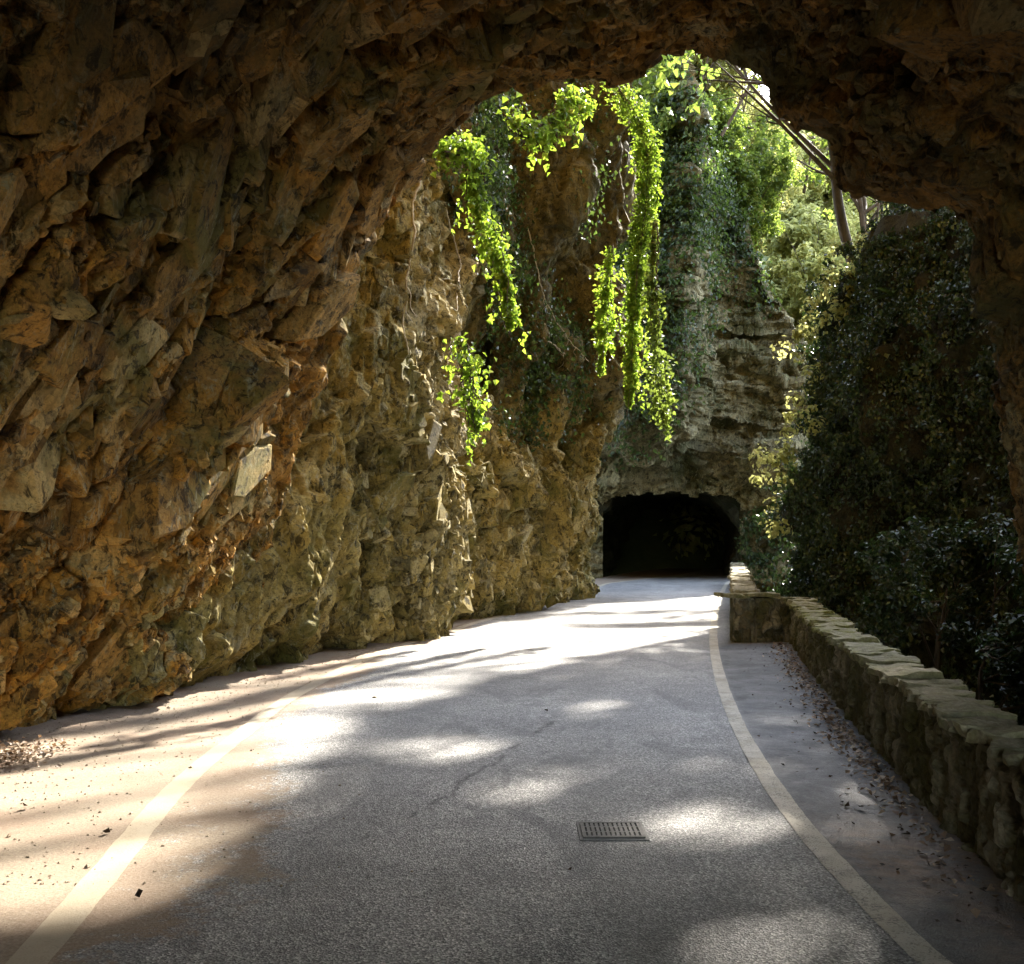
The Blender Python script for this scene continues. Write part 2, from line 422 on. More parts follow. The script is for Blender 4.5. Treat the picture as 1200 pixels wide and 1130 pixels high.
def blobs(n, centers, rad, flat=1.0):
    """n points in fuzzy clumps round centers"""
    k = rng.integers(0, len(centers), n)
    r = np.asarray(rad)[k] if np.ndim(rad) else np.full(n, rad)
    d = unit(rng.normal(size=(n, 3)))
    q = d * (r * rng.random(n) ** .45)[:, None]; q[:, 2] *= flat
    return np.asarray(centers)[k] + q, d

# ------------------------------------------------------------------ rock displacement
def warp(p, amp, freq, seed):
    p = p.astype(np.float32)
    return p + amp * np.stack([noise(p * freq, seed), noise(p * freq + 17.3, seed + 1), noise(p * freq - 9.1, seed + 2)], -1)
def soften(d, n):
    """a few passes of a 3x3 filter so that a step in the rock spans several faces"""
    for _ in range(n):
        for ax in (0, 1):
            e = np.concatenate([d.take([0], ax), d, d.take([-1], ax)], ax); m_ = e.shape[ax]
            d = .25 * e.take(range(0, m_ - 2), ax) + .5 * e.take(range(1, m_ - 1), ax) + .25 * e.take(range(2, m_), ax)
    return d
def slabs(V, N, w, n, length, asp, thick, direc, tilt=.25, swing=.35, lift=.5, six=6):
    """angular broken plates standing out of the rock face; returns vertices, quads and one tone per plate"""
    w = np.clip(w, 0, None).ravel(); k = rng.choice(len(w), n, p=w / w.sum())
    c = V.reshape(-1, 3)[k]; nn = unit(N.reshape(-1, 3)[k] + rng.normal(size=(n, 3)) * tilt)
    direc = np.asarray(direc, float); dv = direc.reshape(-1, 3)[k] if direc.ndim > 1 else np.tile(direc, (n, 1))
    t = dv + rng.normal(size=(n, 3)) * swing; t = unit(t - nn * (t * nn).sum(1, keepdims=True)); b = np.cross(nn, t)
    L = length[0] * (length[1] / length[0]) ** (rng.random(n) ** 1.5); W = L * rng.uniform(*asp, n); H = L * rng.uniform(*thick, n)
    a = (np.arange(six) + rng.uniform(-.38, .38, (n, six))) * 2 * np.pi / six
    r = rng.uniform(.62, 1.12, (n, six))
    ex = np.sign(np.cos(a)) * np.abs(np.cos(a)) ** .7; ey = np.sign(np.sin(a)) * np.abs(np.sin(a)) ** .7
    x = ex * r * L[:, None] / 2; y = ey * r * W[:, None] / 2
    tx, ty = rng.normal(size=(2, n, 1)) * min(.22, tilt)
    zt = H[:, None] * lift + tx * x + ty * y
    P_ = lambda x, y, z: c[:, None] + t[:, None] * x[..., None] + b[:, None] * y[..., None] + nn[:, None] * z[..., None]
    ch = .86 + .08 * rng.random((n, six))
    top = P_(x * ch, y * ch, zt); mid = P_(x, y, zt - H[:, None] * .16 * rng.uniform(.5, 1.5, (n, six))); bot = P_(x * 1.04, y * 1.04, zt * 0 - L[:, None] * .5)
    vv = np.concatenate([top, mid, bot], 1).reshape(-1, 3)
    i0 = (np.arange(n) * 3 * six)[:, None]; f = []
    for q in range(six):
        e = (q + 1) % six
        f += [np.concatenate([i0 + q, i0 + six + q, i0 + six + e, i0 + e], 1), np.concatenate([i0 + six + q, i0 + 2 * six + q, i0 + 2 * six + e, i0 + six + e], 1)]
    f += [np.concatenate([i0, i0 + 1, i0 + 2, i0 + 3], 1), np.concatenate([i0, i0 + 3, i0 + 4, i0 + 5], 1)]
    tone = np.repeat(rng.random(n), 3 * six)
    return vv, np.concatenate(f), tone
def with_slabs(V, F_, attrs, parts):
    vs, fs, n0 = [V.reshape(-1, 3)], [F_], V.shape[0] * V.shape[1]
    bl = [attrs['blk'].ravel()]; so = [attrs['painted_shade'].ravel()]
    for (v, f, tone), s0 in parts:
        vs.append(v); fs.append(f + n0); n0 += len(v); bl.append(tone); so.append(s0(v))
    return np.concatenate(vs), np.concatenate(fs), {'blk': np.concatenate(bl), 'painted_shade': np.concatenate(so)}
def rock_disp(V, seed, Mx, big=.4, a=(.40, .20, .10, .035), sc=(1.7, .62, .24, .095), fine=.012, ridged=.0, slope=2.0, bed=None, pit=.032):
    """broken angular rock: tilted blocks of four sizes, stepped bedding planes, fine roughness"""
    sh = V.shape[:2]; p = V.reshape(-1, 3).astype(np.float32)
    w = warp(p, .07, 1.6, seed)
    q = w @ Mx
    d = big * fbm(p * .4, 3, seed + 20)
    blk = 0
    # how strongly the small blocks show changes from place to place
    act = sstep(-.35, .35, fbm(p * .8, 3, seed + 90))
    for k in range(len(a)):
        th_ = (.0, .38, -.25, .6)[k]; c_, s_ = math.cos(th_), math.sin(th_)
        rt_ = np.array([[c_, s_, 0], [-s_, c_, 0], [0, 0, 1]], np.float32) @ np.array([[1, 0, 0], [0, c_, s_], [0, -s_, c_]], np.float32)
        f, b, e = facet((q @ rt_) / sc[k] + 31.7 * k, seed + 40 + k, slope, k != 2)
        m_ = 1 if k == 0 else (.45 + .85 * act)
        d = d + a[k] * f * m_
        if k < 3: d = d - (.10, .07, .035)[k] * np.exp(-e * (34, 22, 14)[k])
        if k == 0: blk = b * .3
        if k in (1, 2): blk = blk + .35 * b
    if bed is not None:
        nb_, per, amp = bed
        u_ = (warp(p, .18, .9, seed + 7) @ np.array(nb_, np.float32)) / per + .25 * noise(p * .9, seed + 8)
        fr_ = u_ - np.floor(u_)
        am_ = np.clip(.5 + 1.2 * noise(p * .7, seed + 9), 0, 1)
        d = d + amp * (fr_ ** 1.5 - .4) * (.25 + am_) * (1.1 - .6 * act)
    d = soften(d.reshape(sh), 1).ravel()
    rub = sstep(-.25, .25, fbm(p * .6 + 5, 3, seed + 95))
    pn = noise(q * 5.5, seed + 61) + .5 * noise(q * 11, seed + 62)
    d = d - pit * sstep(.12, .62, pn) * (.35 + .9 * rub)
    pn = noise(q * 15, seed + 63) + .5 * noise(q * 27, seed + 64)
    d = d - .45 * pit * sstep(.10, .55, pn) * (.4 + .8 * rub)
    d = d + fine * fbm(w * 14, 4, seed + 60, True)
    if ridged: d = d + ridged * fbm(w * np.array([1.5, 1.5, .35], np.float32), 4, seed + 70, True)
    return d.reshape(sh), np.asarray(blk).reshape(sh)

# ================================================================== NEAR TUNNEL (camera stands in it)
E = [(268, 815, 12.6), (300, 730, 12.55), (330, 640, 12.4), (372, 490, 12.1), (402, 380, 11.8), (440, 272, 11.5), (488, 196, 11.1), (520, 165, 10.9),
     (590, 120, 10.7), (640, 95, 10.6), (700, 93, 10.5), (737, 93, 10.4), (764, 70, 10.3), (806, 60, 10.2), (850, 76, 10.0),
     (884, 92, 9.9), (930, 148, 9.7), (981, 172, 9.5), (986, 214, 9.4), (1066, 232, 9.2), (1130, 262, 9.0), (1144, 340, 8.8),
     (1153, 450, 8.7), (1178, 560, 8.6), (1206, 660, 8.5), (1224, 850, 8.5), (1240, 1050, 8.5), (1260, 1400, 8.5)]
Ept = np.array([P(*e) for e in E]); Ept[0, 2] = -.35
NT_ = 1080
edge = catmull(Ept, NT_)
tt = np.linspace(0, 1, NT_)
def painted_shade_at(v):
    """shade painted into the rock colour: roof, deeper tunnel and right side darker"""
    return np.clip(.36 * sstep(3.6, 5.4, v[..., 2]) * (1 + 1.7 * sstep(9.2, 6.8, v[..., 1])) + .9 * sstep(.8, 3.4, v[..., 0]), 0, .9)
# drift of the section per metre towards the camera
zrel = np.clip(edge[:, 2] / 5.0, 0, 1)
leftness = sstep(1.0, -1.6, edge[:, 0])
rightness = sstep(2.6, 4.2, edge[:, 0])
dX = -.25 * leftness + .07 * rightness
dZ = .05 * sstep(2, 5, edge[:, 2])
back = np.concatenate([np.arange(0, 5.2, .0165), 5.2 + np.arange(0, 1, .05), 6.2 + np.arange(0, 22, .3)])
front = np.arange(1, 70)
rows = []
for d in back[::-1]:
    e = edge.copy(); dd = min(d, 7) + .25 * max(0, d - 7)
    e[:, 0] += dX * dd; e[:, 1] -= d; e[:, 2] += dZ * min(d, 9)
    rows.append(e)
ctr = np.array([.6, 0, 2.6])
out = edge - ctr; out[:, 1] = 0; out = unit(out)
for k in front:                                   # the lip turns and becomes the outer rock face
    r = .012 * k + (0.0035 * k ** 2 if k > 20 else 0) + (1.8e-4 * (k - 20) ** 3 if k > 20 else 0)
    e = edge + out * r; e[:, 1] += .28 * (1 - math.exp(-k / 12)) + .03 * r
    rows.append(e)
V = np.array(rows)
N = grid_normals(V)
inw = np.array([.6, 0, 2.2]) - V; inw[..., 1] = 0
nb = len(back)
N[:nb] *= np.sign((N[:nb] * inw[:nb]).sum(-1, keepdims=True)).mean()
N[nb:] *= np.sign(N[nb:, :, 1].mean())
Nn = N.copy()
for k in range(-12, 13):                          # round the lip
    w_ = .5 + .5 * k / 12.0
    Nn[nb + k] = unit((1 - w_) * N[nb - 14] + w_ * N[nb + 14])
Mx = basis((.15, .55, .82), 2.3)
d, blk = rock_disp(V, 100, Mx, .30, (.34, .17, .095, .04), (1.7, .66, .24, .09), .016, bed=((.1, -.80, .55), .62, .14))
dist_edge = np.concatenate([back[::-1], .02 * front])[:, None]
keep = np.where(dist_edge < 1.0, .34 + .66 * sstep(.0, 1.0, dist_edge), 1)
hi = sstep(3.0, 4.5, edge[:, 2])[None]            # the roof keeps its outline, the wall is freer
keep = 1 - (1 - keep) * np.maximum(hi, .35)
rt = rightness[None] * np.ones_like(d)
d = d * keep * (1 - .25 * rt)
Vd = V + Nn * d[..., None]
# a dark oblique fracture up the left wall
nzf = noise(V.reshape(-1, 3) * 1.1, 9).reshape(d.shape) * .16 + noise(V.reshape(-1, 3) * 4, 10).reshape(d.shape) * .04
gro = np.zeros_like(d)
for y0, z0, sl, wd, dp, zlo, zhi in ((9.3, 2.5, .42, .055, .34, .3, 6.5), (10.6, 3.2, .50, .040, .26, 1.2, 6), (8.0, 4.0, .46, .05, .30, 1.8, 7), (11.5, 3.4, .30, .035, .22, 1.5, 5.5), (8.9, 3.6, -.9, .035, .20, 1.5, 5), (7.2, 4.2, .40, .05, .3, 2.5, 7)):
    fa = (V[..., 1] - y0) - sl * (V[..., 2] - z0) + nzf
    g_ = np.exp(-(fa / wd) ** 2) * sstep(zlo - .5, zlo + .3, V[..., 2]) * sstep(zhi + .5, zhi - .3, V[..., 2]) * sstep(.8, -.6, edge[:, 0])[None]
    Vd -= Nn * (g_ * dp)[..., None]; gro = np.maximum(gro, np.exp(-(fa / (wd * 3)) ** 2) * (g_ > -1) * sstep(zlo - .5, zlo + .3, V[..., 2]) * sstep(zhi + .5, zhi - .3, V[..., 2]))
Vd[..., 0] -= .32 * leftness[None] * sstep(.42, .12, V[..., 2] + .18 * noise(V.reshape(-1, 3) * 1.4, 6).reshape(d.shape))
painted_shade = painted_shade_at(V)
vis_ = (1 - .95 * gro) * ((V[..., 1] > 5.2) & (V[..., 2] > .15)) * np.where(np.arange(len(V)) < nb + 12, 1, .0)[:, None] * (1 - .3 * rt)
pat = fbm(V.reshape(-1, 3) * .55, 4, 210).reshape(d.shape); pat2 = fbm(V.reshape(-1, 3) * 1.3, 3, 220).reshape(d.shape)
up_ = sstep(1.6, 3.2, V[..., 2]); edge_ = np.where((dist_edge < .55) | ((dist_edge < 1.15) & (V[..., 2] < 3.7)), .0, 1) + np.where(dist_edge < .55, .06, 0) * sstep(3.2, 4.2, V[..., 2])
big_ = edge_ * np.where((edge[:, 0] > .2)[None] & (dist_edge < 2.4), 0, 1)
roof = sstep(4.0, 5.4, V[..., 2])[..., None]
dr = (1 - roof) * np.array([.15, .50, .85]) + roof * np.array([.9, -.55, .25])
dl = np.zeros_like(dr) + np.array([.1, .22, .97])
vault_shade = painted_shade_at
parts = [(slabs(Vd, Nn, vis_ * (.10 + up_) * big_, 95, (.9, 2.0), (.30, .55), (.07, .13), dr, .09, .22, six=6), vault_shade),
         (slabs(Vd, Nn, vis_ * (.12 + up_) * sstep(-.2, .25, pat) * big_, 330, (.45, 1.15), (.3, .6), (.16, .30), dr, .20, .30), vault_shade),
         (slabs(Vd, Nn, vis_ * (.25 + up_) * sstep(-.2, .3, pat) * edge_, 1500, (.18, .5), (.25, .55), (.16, .36), dr, .22, .26), vault_shade),
         (slabs(Vd, Nn, vis_ * (.5 + .5 * up_) * sstep(-.2, .4, pat2) * (.25 + .75 * edge_), 5000, (.06, .2), (.3, .8), (.2, .5), dr, .28, .34), vault_shade),
         (slabs(Vd, Nn, vis_ * (1.15 - up_) * sstep(-.5, .2, -pat2) * (.2 + .8 * edge_), 9000, (.05, .17), (.3, .7), (.2, .5), dl, .35, .35), vault_shade)]
vv_, ff_, at_ = with_slabs(Vd, grid_faces(*V.shape[:2]), {'blk': blk, 'painted_shade': painted_shade}, parts)
o = link('rock_tunnel', mesh_np('rock_tunnel', vv_, ff_, at_), M['rock_near'])
props(o, 'rough brown and orange rock vault arching over the road in the foreground', 'rock tunnel', kind='structure')

rng = np.random.default_rng(33)
# ================================================================== LEFT CLIFF beyond the tunnel
foot_px = [(200, 838), (300, 797), (380, 771), (430, 757), (520, 735), (590, 718), (628, 709), (645, 704.4)]
fpts = [np.array([*G(*q), 0]) for q in foot_px]
fpts[0] += np.array([-.7, 0, 0]); fpts[1] += np.array([-.35, 0, 0])
fpts.append(fpts[-1] + np.array([.35, 1.3, 0])); fpts.append(fpts[-1] + np.array([-.5, 2.4, 0])); fpts.append(fpts[-1] + np.array([-5, 4.2, 0]))
NU = 1250
foot = catmull(fpts, NU)
tn = np.gradient(foot, axis=0); tn = unit(tn)
nr = np.stack([tn[:, 1], -tn[:, 0], 0 * tn[:, 0]], -1)
zz = np.concatenate([np.arange(-.5, 11, .028), np.arange(11, 19, .08)])
S, Z = np.meshgrid(np.arange(NU), zz, indexing='ij')
fpx = CX + F * foot[:, 0] / foot[:, 1]            # where the foot shows in the photo, used to place the buttresses
U = fpx[:, None] * np.ones_like(Z)
off = .05 * Z + .04 * np.clip(Z - 3, 0, 20)
bum = lambda u, w: np.exp(-((U - u) / w) ** 2)
off += .50 * bum(470, 38) * sstep(7.5, 4.5, Z) + .25 * bum(415, 20)
off -= .6 * bum(560, 50) * sstep(2.6, 4.2, Z)
off += .55 * bum(585, 26) * sstep(4.2, 2.2, Z)
off += .80 * bum(650, 24) * sstep(7.5, 5.0, Z)
off -= .8 * bum(612, 32) * sstep(4.0, 6.0, Z) 
off += .25 * bum(690, 22) * sstep(4, 7, Z)
off += .5 * (1 - sstep(0, .9, Z)) * (.5 + .5 * np.sin(U * .11)) * .5
off -= 1.2 * sstep(10.5, 18, Z) ** 1 * (Z - 10.5) * .16
off += .05 * np.clip(Z - 5, 0, 7) * bum(600, 60)
off += .75 * sstep(5.0, 6.6, Z) * sstep(590, 612, U) + .45 * bum(604, 9) * sstep(3.6, 5, Z) - .7 * bum(592, 7) * sstep(3.2, 4.5, Z) - .6 * bum(622, 5) * sstep(4.6, 6, Z) + .3 * bum(640, 10) * sstep(5, 6.5, Z)
lf = np.stack([foot[:, 1][:, None] * .55 + 0 * Z, Z * .22, 0 * Z], -1).reshape(-1, 3)
off += (1.5 * noise(lf, 130) + .8 * noise(lf * 2.1, 131)).reshape(Z.shape) * sstep(540, 575, U) * sstep(2.5, 4.5, Z) * .8 + .35 * (noise(lf * [2, 3, 1], 133)).reshape(Z.shape) * sstep(560, 600, U)
off *= sstep(250, 380, U) * .9 + .1
off -= .35 * sstep(430, 360, U) * sstep(1.5, 4, Z)
V = foot[:, None] + nr[:, None] * off[..., None]; V[..., 2] = Z
N = grid_normals(V); N *= np.sign((N * nr[:, None]).sum(-1).mean())
d, blk = rock_disp(V, 300, basis((.1, .25, .97), 1.9), .45, (.46, .26, .14, .06), (2.1, .8, .3, .12), .02, .20, bed=((0, -.45, .9), .8, .12))
smo = sstep(535, 565, U) * sstep(3.2, 4.6, Z)
d = d * (1 - .35 * smo)
d = d - .30 * sstep(.40, .10, Z + .2 * noise(V.reshape(-1, 3) * 1.2, 6).reshape(d.shape))
V = V + N * d[..., None]
lit_ = sstep(405, 430, U) * sstep(545, 520, U) * sstep(2.0, 3.2, Z); blk = blk * (1 - .8 * lit_) + .8 * lit_ * (.6 + .4 * blk)  # sunlit face of the buttress painted as paler rock tones
painted_shade = .86 * sstep(3.6, 6.0, Z + .9 * fbm(V.reshape(-1, 3) * .8, 3, 66).reshape(d.shape)) * sstep(525, 575, U)  # shade of the upper cliff put into the rock colour
vis_ = (U > 398) * (U < 706) * (Z > .15) * (Z < 12.0) * 1.0
pat = fbm(V.reshape(-1, 3) * .5, 4, 310).reshape(d.shape); lowr = sstep(5.5, 3.0, Z); vis_ = vis_ * (1 - .93 * smo)
cliff_shade = lambda v: .86 * sstep(3.6, 6.0, v[:, 2]) * sstep(525, 575, CX + F * v[:, 0] / v[:, 1]) * (v[:, 1] > 14)
parts = [(slabs(V, N, vis_ * sstep(-.1, .3, pat), 300, (.4, 1.1), (.3, .65), (.14, .28), (.1, .3, .95), .2, .45), cliff_shade),
         (slabs(V, N, vis_ * sstep(-.3, .25, pat) * (.35 + lowr), 2200, (.18, .5), (.3, .7), (.16, .36), (.1, .3, .95), .28, .5), cliff_shade),
         (slabs(V, N, vis_ * (.3 + lowr), 9000, (.06, .2), (.3, .7), (.2, .45), (.05, .15, .98), .35, .4), cliff_shade)]
vv_, ff_, at_ = with_slabs(V, grid_faces(*V.shape[:2]), {'blk': blk, 'painted_shade': painted_shade}, parts)
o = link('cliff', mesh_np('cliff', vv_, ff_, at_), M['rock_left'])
props(o, 'tall ochre rock cliff rising along the left side of the road', 'cliff', kind='structure')
CL_V, CL_N, CL_U, CL_Z = V, N, U, Z

# ================================================================== BACK CLIFF with the second tunnel
xs = np.arange(0.5, 15.5, .055); zb = np.concatenate([np.arange(-8, -.5, .25), np.arange(-.5, 23, .055)])
X, Z = np.meshgrid(xs, zb, indexing='ij')
Yb = 41 - .12 * (X - 9) - .1 * np.clip(Z - 4, 0, 30) * 0
pxb = CX + F * X / 41.0
# ivy-clad buttress hanging over the tunnel's left half
Yb -= 4.6 * np.exp(-((pxb - 775 - 2.2 * (Z - 9)) / 42) ** 2) * sstep(3.4, 6.8, Z)
Yb -= 2.0 * np.exp(-((pxb - 720) / 36) ** 2) * sstep(3.3, 5.2, Z)
Yb -= 1.2 * np.exp(-((Z - 4.7) / .9) ** 2) * sstep(830, 880, pxb)
# strata of the layered cliff
pz = Z + .10 * (X - 9) + .35 * noise(np.stack([X, Z, 0 * X], -1).reshape(-1, 3) * .35, 5).reshape(X.shape)
st = pz / 1.25
lay = (st - np.floor(st)); Yb += .20 * (lay ** 1.6) * sstep(790, 840, pxb) * sstep(4, 6, Z)
Yb += .25 * np.abs(noise(np.stack([X * .3, pz * 2.2, 0 * X], -1).reshape(-1, 3), 15).reshape(X.shape))
# right end turns away into the gorge; the top steps down towards it
Yb += .9 * np.clip(X - (12.4 - .16 * np.clip(Z - 7, 0, 20)), 0, 30) ** 1.6
Yb += 5.0 * np.clip(Z - np.interp(X, [5.0, 6.0, 6.8, 8.5, 9.4, 10.5, 11.7, 12.8], [24, 21, 17, 15.7, 14, 11.6, 9.2, 6]), 0, 30) ** .8
V = np.stack([X, Yb, Z], -1)
N = grid_normals(V); N *= -np.sign(N[..., 1].mean())
d, blk = rock_disp(V, 500, basis((1, .2, .08), 2.2), .45, (.45, .24, .14), (2.4, .95, .35), .04, pit=.12)
V = V + N * d[..., None]
hx0, hx1, hz = P(708, 0, 41)[0], P(868, 0, 41)[0], P(0, 577, 41)[2]
arch = hz - .45 * np.clip(np.abs((X - (hx0 + hx1) / 2) / ((hx1 - hx0) / 2)), 0, 1) ** 5
arch = arch + .25 * noise(np.stack([X * 1.3, 0 * X, 0 * X], -1).reshape(-1, 3), 2).reshape(X.shape)
inside = (X > hx0) & (X < hx1) & (Z < arch)
m = ~(inside[:-1, :-1] & inside[1:, 1:])
o = link('cliff', mesh_np('cliff', V, grid_faces(*V.shape[:2], m), {'blk': blk}), M['rock_back'])
props(o, 'layered grey cliff across the end of the road with the dark tunnel mouth', 'cliff', kind='structure')
BK_V, BK_N, BK_X, BK_Z = V, N, X, Z
# bore of the second tunnel
ang = np.linspace(0, 1, 90); yy = np.concatenate([[41.9], np.arange(41.9, 72, .22)])
prof = []
hw = (hx1 - hx0) / 2 + .25; cxm = (hx0 + hx1) / 2
for a in ang:
    if a < .28: prof.append((-hw, -.3 + a / .28 * (hz - 1.0)))
    elif a > .72: prof.append((hw, -.3 + (1 - a) / .28 * (hz - 1.0)))
    else:
        th = math.pi * (1 - (a - .28) / .44); prof.append((hw * math.cos(th), hz - 1.3 + 1.6 * math.sin(th)))
prof = np.array(prof)
V = np.zeros((len(yy), 90, 3)); V[..., 0] = prof[:, 0] + cxm; V[..., 1] = yy[:, None]; V[..., 2] = prof[:, 1]
V[..., 0] += .012 * (yy[:, None] - 41) ** 2
V[-3:, :, 2] = np.minimum(V[-3:, :, 2], np.array([2, 1, -.4])[:, None])
N = grid_normals(V); N *= -np.sign((N[:, 45, 2]).mean())
d, blk = rock_disp(V, 700, np.eye(3, dtype=np.float32), .2, (.4, .2, .08), (1.6, .7, .3), .01)
V = V + N * (d - .1)[..., None]
V[0] = V[1]; V[0, :, 0] = cxm + (V[1, :, 0] - cxm) * 3; V[0, :, 2] = np.where(prof[:, 1] > 0, V[1, :, 2] * 2.6, V[1, :, 2])
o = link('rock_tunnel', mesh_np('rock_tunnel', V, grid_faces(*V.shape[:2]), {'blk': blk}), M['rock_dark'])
props(o, 'unlit bore of the far tunnel running into the back cliff', 'rock tunnel', kind='structure')

# ================================================================== RIGHT IVY CLIFF across the gorge
rp = [(19, -6, 0), (13.5, 3, 0), (10.6, 9, 0), (9.2, 13.5, 0), (8.0, 18, 0), (7.0, 22, 0), (6.75, 24.2, 0), (7.4, 26, 0), (9.5, 28, 0), (14, 31, 0), (22, 35, 0)]
NR = 560
rf = catmull(rp, NR); tn = unit(np.gradient(rf, axis=0)); nr = np.stack([-tn[:, 1], tn[:, 0], 0 * tn[:, 0]], -1)
zr = np.concatenate([np.arange(-8, 8, .085), 8 + np.arange(0, 4.5, .12)])
S, Z = np.meshgrid(np.arange(NR), zr, indexing='ij')
off = -.17 * np.clip(Z - 1.2, 0, 20) - 1.6 * np.clip(Z - 8, 0, 9) + .22 * np.clip(1.2 - Z, 0, 9) + .5 * np.sin(Z * 1.1 + S * .03) * .4
V = rf[:, None] + nr[:, None] * off[..., None]; V[..., 2] = Z
N = grid_normals(V); N *= np.sign((N * nr[:, None]).sum(-1).mean())
d, blk = rock_disp(V, 900, basis((.2, .3, .9), 1.5), .9, (.55, .22), (2.2, .8), .03)
V = V + N * d[..., None]
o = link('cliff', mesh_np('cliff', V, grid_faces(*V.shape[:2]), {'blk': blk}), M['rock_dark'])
props(o, 'dark shaded cliff under a coat of ivy across the gorge on the right', 'cliff', kind='structure')
RV, RN, RZ = V, N, Z

# ================================================================== GROUND, ROAD
gx = np.linspace(-260, 260, 140); gy = np.linspace(-200, 420, 160)
X, Y = np.meshgrid(gx, gy, indexing='ij')
Zg = -8 + 1.2 * fbm(np.stack([X * .02, Y * .02, 0 * X], -1).reshape(-1, 3), 3, 4).reshape(X.shape)
o = link('ground', mesh_np('ground', np.stack([X, Y, Zg], -1), grid_faces(140, 160), smooth=True), M['soil'])
props(o, 'dark floor of the gorge far below the road', 'ground', kind='structure')

lline_px = [(-60, 1230), (40, 1122), (125, 1022), (197, 935), (268, 872), (345, 816), (440, 768), (545, 734), (620, 712), (668, 697), (700, 688), (718, 683)]
rline_px = [(1135, 1165), (1078, 1115), (1003, 1040), (945, 975), (893, 902), (857, 832), (840, 778), (836, 744), (839, 716), (845, 697), (850, 687), (854, 682.5)]
ll = np.array([[*G(*q), 0] for q in lline_px]); rl = np.array([[*G(*q), 0] for q in rline_px])
ll = np.vstack([[-2.2, -16, 0], [-2.0, -6, 0], ll, [[7.4, 46, 0], [11, 56, 0], [17, 66, 0]]])
rl = np.vstack([[1.5, -16, 0], [1.5, -6, 0], [1.52, 0, 0], rl, [[10.5, 46, 0], [14, 55, 0], [20, 64, 0]]])
par_px = [(1200, 1062), (1105, 965), (1048, 903), (985, 832), (948, 786), (926, 753)]
par = np.array([[*G(*q), 0] for q in par_px])
par = np.vstack([[2.0, -16, 0], [1.75, -4, 0], [1.85, 1, 0], par])
# road sheet
ys = np.concatenate([np.arange(-16, 2, .25), np.arange(2, 14, .035), np.arange(14, 34, .07), np.arange(34, 70, .3)])
xl = np.interp(ys, [-16, 0, 8, 13, 20, 27, 34, 41, 50, 58, 66, 70], [-7.5, -7.0, -6.0, -4.6, -2.2, -.2, 1.4, 3.3, 6.0, 10.0, 15, 17])
xr = np.interp(ys, [-16, -4, 1, 4.7, 16.7, 17.0, 37.5, 41, 50, 58, 66, 70], [2.3, 2.05, 2.15, 2.65, 4.85, 4.0, 8.35, 9.4, 13, 18, 22.5, 24])
tq = np.linspace(0, 1, 420)
X = xl[:, None] + (xr - xl)[:, None] * tq[None]; Y = ys[:, None] * np.ones_like(X)
lx = np.interp(ys, ll[:, 1], ll[:, 0])[:, None]; rx = np.interp(ys, rl[:, 1], rl[:, 0])[:, None]
def dirt_at(X, Y, lx):
    n = fbm(np.stack([X * .9, Y * .35, 0 * X], -1).reshape(-1, 3), 4, 77).reshape(X.shape)
    w = np.interp(Y, [0, 6, 10, 16, 24, 36], [1.5, 1.5, 1.2, .8, .5, .3])
    return np.clip(1 - sstep(-.1, 1.0, (X - lx + .45 * w * 0 + .15) / w + n * .7), 0, 1)
dirt = dirt_at(X, Y, lx)
pe = np.interp(ys, [-16, -4, 1, 4.7, 16.7, 17.0, 37.5, 41, 70], [2.0, 1.75, 1.85, 2.37, 4.53, 3.62, 8.1, 9.2, 24])[:, None]
dirt = np.maximum(dirt, .55 * sstep(.30, .0, pe - X) * sstep(18, 14, Y))
wet = sstep(-.05, .12, X - rx) * sstep(18, 15, Y)
sc_ = G(1065, 1010)
stain = np.exp(-(((X - sc_[0]) / .36) ** 2 + ((Y - sc_[1]) / .75) ** 2)) * 1.3
stain = np.maximum(stain, .9 * np.exp(-((pe - X - .15) / .3) ** 2) * sstep(8, 5, Y))
ca, cb = G(470, 965), G(665, 835)
tseg = np.clip(((X - ca[0]) * (cb[0] - ca[0]) + (Y - ca[1]) * (cb[1] - ca[1])) / ((cb - ca) ** 2).sum(), 0, 1)
wob = .10 * noise(np.stack([X * 2, Y * 2, 0 * X], -1).reshape(-1, 3), 31).reshape(X.shape) + .05 * noise(np.stack([X * 9, Y * 9, 0 * X], -1).reshape(-1, 3), 32).reshape(X.shape)
dcr = np.hypot(X - (ca[0] + tseg * (cb[0] - ca[0])) + wob, Y - (ca[1] + tseg * (cb[1] - ca[1])))
crack = .75 * np.exp(-(dcr / .024) ** 2) * (noise(np.stack([X * 3, Y * 3, 0 * X], -1).reshape(-1, 3), 33).reshape(X.shape) > -.12)
mid_ = (lx + rx) / 2 + .10 * noise(np.stack([0 * X, Y * .3, 0 * X], -1).reshape(-1, 3), 14).reshape(X.shape)
track = np.exp(-((np.abs(X - mid_) - .78) / .26) ** 2) * (.6 + .8 * fbm(np.stack([X * .8, Y * .25, 0 * X], -1).reshape(-1, 3), 3, 16).reshape(X.shape))
Zr = .012 * noise(np.stack([X * .8, Y * .5, 0 * X], -1).reshape(-1, 3), 8).reshape(X.shape)
lft = sstep(.7, 2.2, lx - X)                      # the verge rises to the rock wall in a crust of grit
Zr = Zr + lft * (.05 + .05 * fbm(np.stack([X * 2.5, Y * 2.5, 0 * X], -1).reshape(-1, 3), 4, 12).reshape(X.shape))
Vr = np.stack([X, Y, Zr], -1)
road = link('road', mesh_np('road', Vr, grid_faces(*X.shape), {'dirt': dirt, 'track': track, 'wet': wet, 'stain': stain, 'crack': crack}, True), M['road'])
props(road, 'grey asphalt road bending right out of the rock tunnel', 'road', kind='structure')
def road_z(x, y):
    i = np.clip(np.searchsorted(ys, y), 0, len(ys) - 1)
    j = np.clip(((x - xl[i]) / (xr - xl)[i] * 419).astype(int), 0, 419)
    return Zr[i, j]
